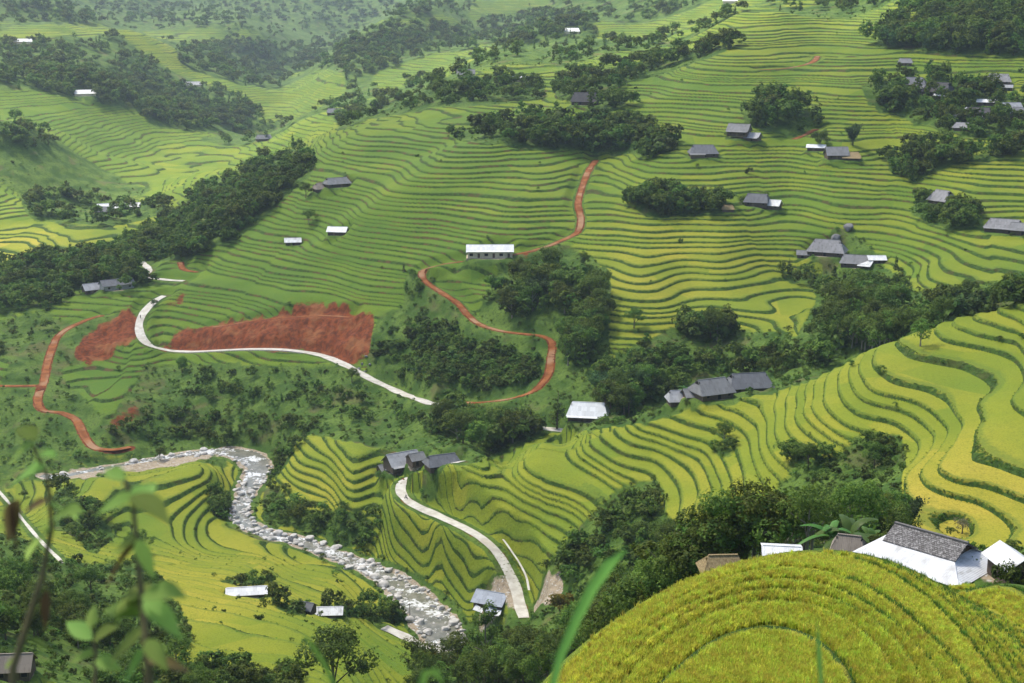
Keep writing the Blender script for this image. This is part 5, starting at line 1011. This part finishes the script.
# ------------------------------------------------------------------ rocks in the river and on the fields
M_ROCK = simple('pale river rock', (.62, .60, .56), .85, .2, .35, .9, (.33, .31, .28), .4); M_ROCKD = simple('dark field rock', (.24, .235, .24), .9, .15, .4, .9, (.13, .13, .13), .4)
def rock(seed, m):
    bm = bmesh.new(); bmesh.ops.create_icosphere(bm, subdivisions=3, radius=1); rng = np.random.default_rng(seed); pl = rng.normal(size=(9, 3)); pl /= np.linalg.norm(pl, axis=1)[:, None]; of = rng.uniform(.55, .9, 9); ax = rng.uniform(.75, 1.3, 3)
    for v in bm.verts:
        p = np.array(v.co)
        for n_, o_ in zip(pl, of):
            d = p@n_-o_
            if d > 0: p = p-n_*d*.9
        p = p*ax*np.array([1, .85, .62]); p += .04*np.sin(p[::-1]*7+seed); v.co = p
    me = bpy.data.meshes.new('boulder'); bm.to_mesh(me); bm.free(); me.materials.append(m)
    me.polygons.foreach_set('use_smooth', [len(me.polygons) and False]*len(me.polygons)); return me
ROCKS = [rock(i, M_ROCK) for i in range(6)]; rc, rh = RIVER; q = 0
cand = []
for _ in range(1500):
    i = int((len(rc)-1)*RNG.beta(2.0, 1.0)*.999); t = rc[i+1]-rc[i]; nn = np.array([-t[1], t[0]])/(np.hypot(t[0], t[1])+1e-9); u = RNG.choice([-1, 1])*RNG.beta(2.2, 1.1)*1.12; p = rc[i, :2]+nn*rh[i]*u+RNG.normal(size=2)*.6
    qx, qy, _ = proj(p[0], p[1], rc[i, 2])
    if (228 < qx < 280 and qy < 480 or 402 < qx < 440 and 588 < qy < 618) and abs(u) < .95 and RNG.random() < .88: continue
    cand.append((p[0], p[1], float(np.clip(RNG.lognormal(-.5, .6), .25, 2.2)), rc[i, 2]))
cp = np.array(cand); zc = np.maximum(zg(cp[:, 0], cp[:, 1]), cp[:, 3]-.3); pp = np.c_[cp[:, :2], zc]; px, py, d = proj(pp[:, 0], pp[:, 1], pp[:, 2]); ok = in_view(pp, np.full(len(pp), .8)) & (px > 20) & (px < 470)
idx = [i for i in np.argsort(-cp[:, 2]) if ok[i]]; kept = []
for i in idx:
    if all((cp[i, 0]-cp[j, 0])**2+(cp[i, 1]-cp[j, 1])**2 > (.75*(cp[i, 2]+cp[j, 2]))**2 for j in kept): kept.append(i)
    if len(kept) >= 230: break
for i in kept[:130]:
    o = link('boulder', ROCKS[i % 6]); s = cp[i, 2]*.95; o.location = (*cp[i, :2], zc[i]+s*.12); o.scale = (s, s, s*.85); o.rotation_euler = (RNG.uniform(-.25, .25), RNG.uniform(-.25, .25), RNG.uniform(0, 6.28)); tag(o, 'pale grey boulder lying in the rocky river bed', 'boulder', 'boulders in the river')
kk = kept[130:]; scatter('river_stones', np.c_[cp[kk, :2], zc[kk]], np.repeat(cp[kk, 2][:, None]*1.1, 3, 1), RNG.uniform(0, 6.28, len(kk)), np.arange(len(kk)) % 6, ROCKS, 'small pale stones strewn along the river bed', 'stones')
def lone_rock(px, py, s, m, lab, sd, group=None):
    p = hit(px, py, 60)[0]; o = link('boulder', rock(sd, m)); o.location = (p[0], p[1], float(zg(p[0], p[1])[0])+s*.2); o.scale = (s, s, s); o.rotation_euler = (0, 0, sd); tag(o, lab, 'boulder', group)
lone_rock(291, 541, 2.3, M_ROCKD, 'large dark boulder on the river edge below the bushes', 21)
lone_rock(284, 535, 1.6, M_ROCK, 'pale slab-like boulder just above the large dark one', 22)
lone_rock(836, 236, 3.2, M_ROCKD, 'lower of two grey outcrops in the right-hand terraces', 23)
lone_rock(848, 231, 3.2, M_ROCKD, 'upper of two grey outcrops in the right-hand terraces', 24)
for j, (x, y, s) in enumerate(((362, 361, 1.0), (366, 357, .8), (359, 366, .9), (370, 364, .7), (365, 369, .7))): lone_rock(x, y, s, M_ROCKD, 'fallen grey rock at the right end of the red cutting', 30+j, 'fallen rocks by the red cutting')
# ------------------------------------------------------------------ stone wall holding the road, pole, drain
road = [c for n, c, hw, k in LINES if n == 'concrete_road'][1]; pj = proj(road[:, 0], road[:, 1], road[:, 2])[0]; seg = road[(pj > 182) & (pj < 306) & (np.arange(len(road)) > 30)]
d = np.gradient(seg[:, :2], axis=0); d /= np.linalg.norm(d, axis=1)[:, None]; nn = np.stack([d[:, 1], -d[:, 0]], 1); nn *= np.sign(-(nn*seg[:, :2]).sum(1))[:, None]
rows = [np.c_[seg[:, :2]+nn*o, seg[:, 2]+z] for o, z in ((2.2, .35), (2.7, .35), (3.2, -2.6), (2.2, -2.6))]; V = np.stack(rows, 1); m = len(seg); ii = np.arange(4*m).reshape(m, 4)
Fq = np.concatenate([np.stack([ii[:-1, a], ii[:-1, (a+1) % 4], ii[1:, (a+1) % 4], ii[1:, a]], -1) for a in range(4)]+[ii[[0], ::-1], ii[[-1]]]); o = link('retaining_wall', numesh('retaining_wall', V.reshape(-1, 3), Fq, [M_STONE], False)); tag(o, 'grey rubble wall holding the pale road below the red cutting', 'wall')
p = hit(410, 622, 300)[0]; root = bpy.data.objects.new('utility_pole', None); COL.objects.link(root); root.location = p; tag(root, 'thin wooden pole standing at the river bend', 'pole')
numt = tube([(0, 0, -.5), (0, 0, 3), (0, 0, 6.5)], [.14, .12, .09], 8); link('pole', numesh('pole', *numt, [M_POST]), root); MB().box(-.6, .6, -.06, .06, 6.0, 6.14).build('crossarm', M_POST, root)
# ------------------------------------------------------------------ riders
M_PAINT = simple('dark motorbike paint', (.06, .06, .07), .35, .5); M_TYRE = simple('tyre rubber', (.03, .03, .03), .8); M_SKIN = simple('skin', (.36, .22, .15), .6); M_HAIR = simple('dark hair', (.02, .018, .015), .6)
def limb_mesh(name, verts, edges, radii, m, parent):
    me = bpy.data.meshes.new(name); me.from_pydata(verts, edges, []); me.materials.append(m); o = link(name, me, parent); sk_ = o.modifiers.new('skin', 'SKIN')
    for v, r in zip(me.skin_vertices[0].data, radii): v.radius = (r, r)
    me.skin_vertices[0].data[0].use_root = True; sb = o.modifiers.new('smooth', 'SUBSURF'); sb.levels = 1; sb.render_levels = 1; return o
def rider(px, py, yaw, lab_b, lab_p, shirt):
    i = int(np.argmin(np.hypot(*[a-b for a, b in zip(proj(*np.concatenate([c for n, c, h, k in LINES if n == 'concrete_road']).T)[:2], (px, py))]))); p = np.concatenate([c for n, c, h, k in LINES if n == 'concrete_road'])[i]
    b = bpy.data.objects.new('motorbike', None); COL.objects.link(b); b.location = (p[0], p[1], p[2]+.22); b.rotation_euler = (0, 0, yaw); tag(b, lab_b, 'motorbike')
    for y in (-.62, .62):
        bm = bmesh.new(); n_ = 20
        for a in range(n_):
            for r, x in ((.30, -.05), (.30, .05), (.21, .04), (.21, -.04)): bm.verts.new((x, y+r*math.cos(2*math.pi*a/n_), .3+r*math.sin(2*math.pi*a/n_)))
        bm.verts.ensure_lookup_table()
        for a in range(n_):
            for k in range(4): bm.faces.new([bm.verts[4*a+k], bm.verts[4*a+(k+1) % 4], bm.verts[4*((a+1) % n_)+(k+1) % 4], bm.verts[4*((a+1) % n_)+k]])
        me = bpy.data.meshes.new('wheel'); bm.to_mesh(me); bm.free(); me.materials.append(M_TYRE); link('wheel', me, b)
    V, Fq = merge([tube([(0, -.62, .3), (0, -.3, .5), (0, .1, .45), (0, .42, .78), (0, .62, .3)], [.03, .06, .09, .04, .03], 8), tube([(0, .1, .45), (0, -.15, .62), (0, -.7, .72)], [.1, .11, .07], 8)]); link('body', numesh('body', V, Fq, [M_PAINT]), b)
    link('seat', numesh('seat', *tube([(0, .1, .74), (0, -.2, .76), (0, -.65, .8)], [.07, .1, .07], 8), [M_TYRE]), b); link('handlebar', numesh('handlebar', *tube([(-.34, .34, .98), (-.1, .42, .96), (.1, .42, .96), (.34, .34, .98)], [.02]*4, 6), [M_PAINT]), b)
    vs = [(0, -.15, .86), (0, -.14, 1.1), (0, -.06, 1.36), (0, -.02, 1.5), (0, .0, 1.62), (0, .02, 1.74)]; ed = [(0, 1), (1, 2), (2, 3), (3, 4), (4, 5)]; rd = [.14, .13, .15, .06, .095, .085]
    for s in (-1, 1):
        n0 = len(vs); vs += [(s*.18, -.06, 1.40), (s*.27, .1, 1.17), (s*.32, .3, 1.01), (s*.12, .02, .84), (s*.18, .3, .74), (s*.17, .18, .36), (s*.17, .28, .32)]; ed += [(2, n0), (n0, n0+1), (n0+1, n0+2), (0, n0+3), (n0+3, n0+4), (n0+4, n0+5), (n0+5, n0+6)]; rd += [.06, .048, .04, .09, .07, .05, .045]
    pr = limb_mesh('person', vs, ed, rd, shirt, None); pr.location = b.location; pr.rotation_euler = b.rotation_euler; tag(pr, lab_p, 'person')
    bm = bmesh.new(); bmesh.ops.create_icosphere(bm, subdivisions=2, radius=.125); bmesh.ops.translate(bm, verts=bm.verts, vec=(0, -.01, 1.74)); bmesh.ops.delete(bm, geom=[v for v in bm.verts if v.co.z < 1.7], context='VERTS'); me = bpy.data.meshes.new('hair'); bm.to_mesh(me); bm.free(); me.materials.append(M_HAIR); link('hair', me, pr)
rider(405, 500, .9, 'motorbike on the bend of the valley road below the farmhouse', 'person in dark clothes riding the motorbike on the valley road', simple('navy cloth', (.035, .04, .07), .9))
rider(139, 318, .2, 'motorbike on the pale road beside the bare earth slope', 'person in grey clothes riding the motorbike beside the bare earth slope', simple('grey cloth', (.12, .12, .13), .9))

# ------------------------------------------------------------------ rice standing on the dome, grass on its banks
def blades(seed, n, h, spread, wd, m, name, arch=.35):
    rng = np.random.default_rng(seed); V, Fq, T, k = [], [], [], 0
    for _ in range(n):
        a = rng.uniform(0, 6.28); b = np.array(rng.normal(size=2)*spread); hh = h*rng.uniform(.65, 1.1); o = arch*hh*rng.uniform(.3, 1.3); d = np.array([math.cos(a), math.sin(a)]); s = np.array([-d[1], d[0]])*wd
        for t, ws in ((0, 1), (.55, .9), (1, .25)): c = b+d*o*t*t; z = hh*(t-.22*t*t*t*(o/hh)); V += [(c[0]-s[0]*ws, c[1]-s[1]*ws, z), (c[0]+s[0]*ws, c[1]+s[1]*ws, z)]
        Fq += [(k, k+1, k+3, k+2), (k+2, k+3, k+5, k+4)]; t = rng.random(); T += [t*.5, t*.5, t*.7, t*.7, .3+t*.7, .3+t*.7]; k += 6
    return fin(name, V, Fq, T, m)
RG = [blades(i, 22, .38, .085, .018, L_RICE, 'rice', .4) for i in range(3)]+[blades(10+i, 22, .38, .085, .018, L_RICEG, 'rice', .4) for i in range(2)]; GT = [blades(20+i, 22, .26, .13, .016, L_GRASS, 'grass', .6) for i in range(3)]
def sow(name, w_, n, size, protos, label, cat, sink=.04, jit=.12):
    n = min(n, int((w_ > 0).sum())); k = RNG.choice(len(w_), n, replace=False, p=w_/w_.sum()); p = np.c_[gx['x'], gx['y'], gx['z']-sink][k]+np.c_[RNG.normal(size=(n, 2))*jit*gx['d'][k][:, None]/400, np.zeros(n)]; p = p[:]; ok = ~blocked(p[:, 0], p[:, 1], .2); p, k = p[ok], k[ok]; sc = size*RNG.uniform(.7, 1.3, len(k))
    pk = protos(k) if callable(protos) else None; scatter(name, p, np.c_[sc, sc, sc*RNG.uniform(.85, 1.15, len(k))], RNG.uniform(0, 6.28, len(k)), pk[1] if pk else RNG.integers(0, len(protos), len(k)), pk[0] if pk else protos, label, cat)
domem = (gx['d'] < 150)*(gx['d'] > 58)*(gx['wild'] < .5); tread = (f_ > gx['ris']+.1) & (f_ < .88)
sow('rice_plants', domem*tread*1.0*(gx['d']/100)**0, 17000, 1.0, lambda k: (RG, np.where(gx['rip'][k]+RNG.normal(size=len(k))*.14 > .72, RNG.integers(0, 3, len(k)), RNG.integers(3, 5, len(k)))), 'ripening rice standing on the domed hill', 'rice')
sow('bank_grass', domem*(f_ < gx['ris']-.03)*((gx['x']-_DA[0])*_DU[1]-(gx['y']-_DA[1])*_DU[0] > 1.5), 1500, 1.0, GT, 'short green grass on the banks of the domed hill', 'grass')
TUFT = [blades(30+i, 16, .6, .32, .07, L_GRASS, 'tuft', .8) for i in range(5)]+[lobes_crown(33, [(0, 0, .25, .4), (.3, .2, .15, .3)], 16, .24, L_BUSH)]
sow('grass_tufts', (bank & (gx['d'] > 170) & (gx['d'] < 640) & (gx['wild'] < .6) & ((gx['px'] > 430) | (gx['py'] < 560) | (RNG.random(len(f_)) < .2)) & (gx['sand'] < .3) & (gx['soil'] < .3))*1.0, 7000, .45, TUFT, 'weedy grass growing along the terrace banks', 'grass')

# ------------------------------------------------------------------ plants right in front of the camera
L_NEAR = leaf_mat('near herb leaves', (.20, .34, .07), (.30, .44, .11), .6, .7); L_WILT = leaf_mat('withered leaves', (.11, .075, .035), (.19, .14, .06), .3); M_STEM = simple('herb stem', (.16, .14, .06), .7, .2, .3, 20); L_BLADE = leaf_mat('grass blade', (.15, .32, .06), (.20, .38, .08), .6, .6)
def near_leaf(p0, p1, wd, roll, sag):
    """a pointed leaf from its stalk end to its tip"""
    p0, p1 = np.array(p0), np.array(p1); ax = p1-p0; ln = np.linalg.norm(ax); ax /= ln; up = np.array([math.sin(roll), -.55, math.cos(roll)]); sd_ = np.cross(ax, up); sd_ /= np.linalg.norm(sd_); nm = np.cross(sd_, ax); m = 11; V = []
    for t in np.linspace(0, 1, m):
        w_ = wd*ln*(math.sin(math.pi*t**.75)**1.1 if 0 < t < 1 else 0)+.0006; c = p0+ax*ln*t+np.array([0, 0, -1])*sag*ln*t*t
        for u in (-1, -.5, 0, .5, 1): V.append(c+sd_*w_*u+nm*w_*.35*abs(u))
    i = np.arange(5*m).reshape(m, 5); return np.array(V), np.stack([i[:-1, :-1], i[:-1, 1:], i[1:, 1:], i[1:, :-1]], -1).reshape(-1, 4)
def herb(label, stem, D, leaves):
    pts = [unproj(x, y, D+dd) for x, y, dd in stem]; base = pts[0].copy(); bz = float(zg(base[0], base[1])[0]); root = bpy.data.objects.new('herb', None); COL.objects.link(root); root.location = (base[0], base[1], bz); root.empty_display_size = .1; tag(root, label, 'plant'); org = np.array(root.location)
    g0 = np.array([base[0]-.03, base[1]+.02, bz-.05]); pts = [g0+(pts[0]-g0)*k for k in np.linspace(0, 1, 24)[:-1]]+pts; pts = smooth_path(pts, .03); rr = np.linspace(.006, .002, len(pts)); link('stem', numesh('stem', *tube(pts-org, rr, 7), [M_STEM]), root)
    for x0, y0, x1, y1, dd, wd, kind in leaves:
        x1 = x0+(x1-x0)*.82; y1 = y0+(y1-y0)*.82; wd *= .85
        V, Fq = near_leaf(unproj(x0, y0, D+dd*.3), unproj(x1, y1, D+dd), wd, RNG.uniform(-.5, .5), .12); r = RNG.random(); link('leaf' if kind == 'g' else 'withered_leaf', fin('leaf', V-org, Fq, np.full(len(V), r), L_NEAR if kind == 'g' else L_WILT, True), root)
herb('leafy herb with hanging withered leaves rising past the lower left corner', [(8, 690, 0), (22, 640, .02), (44, 570, .03), (52, 520, .04), (46, 470, .05), (30, 440, .05)], 1.75,
 [(44, 470, 4, 478, .1, .2, 'g'), (40, 455, 60, 452, -.05, .2, 'g'), (34, 445, 2, 462, .05, .22, 'g'), (36, 440, 12, 418, .06, .24, 'g'), (50, 505, 84, 517, .1, .2, 'g'), (52, 520, 90, 500, -.1, .2, 'g'), (50, 530, 20, 560, .08, .22, 'g'), (48, 500, 18, 512, 0, .24, 'w'), (14, 500, 18, 560, .04, .18, 'w'), (48, 590, 44, 634, .03, .17, 'w'), (30, 640, 62, 652, .05, .2, 'g'), (20, 500, 4, 545, .05, .24, 'w'), (22, 650, 2, 668, .06, .2, 'g')])
herb('taller leafy herb with drooping fresh leaves near the lower left corner', [(150, 700, 0), (147, 650, .01), (142, 600, .03), (137, 550, .04), (133, 500, .05), (120, 470, .06)], 1.6,
 [(133, 500, 84, 510, .1, .17, 'g'), (132, 495, 178, 520, -.1, .18, 'g'), (125, 480, 100, 462, .05, .2, 'g'), (136, 540, 100, 560, .08, .2, 'g'), (136, 545, 96, 590, .1, .14, 'w'), (137, 540, 158, 582, -.05, .17, 'g'), (143, 590, 110, 622, .1, .2, 'g'), (143, 595, 196, 586, -.1, .18, 'g'), (144, 600, 190, 640, -.06, .2, 'g'), (144, 610, 136, 570, .1, .26, 'g'), (146, 630, 100, 665, .06, .18, 'g'), (146, 640, 172, 672, -.05, .22, 'g'), (147, 650, 118, 690, .05, .2, 'g'), (145, 615, 92, 598, .12, .16, 'g'), (148, 660, 200, 668, -.04, .14, 'w'), (133, 505, 160, 470, .1, .2, 'g')])
herb('small low herb among the leaves at the bottom left edge', [(92, 720, 0), (94, 690, .01), (96, 655, .02), (90, 625, .03)], 1.9, [(92, 640, 60, 612, .05, .22, 'g'), (94, 640, 124, 618, -.05, .2, 'g'), (95, 655, 62, 660, .05, .2, 'g'), (96, 660, 128, 668, -.05, .2, 'g'), (90, 628, 96, 596, 0, .24, 'g')])
def blade(label, pts, D, w0):
    P_ = [unproj(x, y, D) for x, y in pts]; b = P_[0].copy(); bz = float(zg(b[0], b[1])[0]); g0 = np.array([b[0]-.02, b[1]+.03, bz-.04]); P_ = [g0+(P_[0]-g0)*k for k in np.linspace(0, 1, 30)[:-1]]+P_; c = smooth_path(P_, .03); m = len(c); t = np.linspace(0, 1, m); wd = w0*np.minimum(1, (1-t)*7)**.7*np.minimum(1, .3+t*.9)+.0005; d = np.gradient(c, axis=0); d /= np.linalg.norm(d, axis=1)[:, None]; s = np.cross(d, np.array([0, 1, .2])); s /= np.linalg.norm(s, axis=1)[:, None]; nm = np.cross(s, d)
    V = np.stack([c-s*wd[:, None]+nm*wd[:, None]*.4, c, c+s*wd[:, None]+nm*wd[:, None]*.4], 1); org = np.array([b[0], b[1], bz]); i = np.arange(3*m).reshape(m, 3); Fq = np.stack([i[:-1, :-1], i[:-1, 1:], i[1:, 1:], i[1:, :-1]], -1).reshape(-1, 4)
    o = link('grass_blade', fin('grass_blade', V.reshape(-1, 3)-org, Fq, np.full(3*m, RNG.random()), L_BLADE, True)); o.location = org; tag(o, label, 'grass blade')
blade('broad green grass blade bending right in front of the ravine', [(545, 720), (556, 670), (572, 630), (592, 590), (612, 562), (626, 550)], 1.7, .0068)
blade('short curled grass blade at the bottom centre edge', [(418, 710), (420, 684), (427, 672), (436, 673), (444, 684)], 1.5, .0045)
blade('slim grass blade slanting left below the white roofs', [(342, 720), (332, 680), (318, 655), (303, 634)], 1.8, .0032)
blade('upright thin grass blade before the domed rice hill', [(824, 720), (821, 680), (819, 650), (817, 622)], 2.0, .0026)
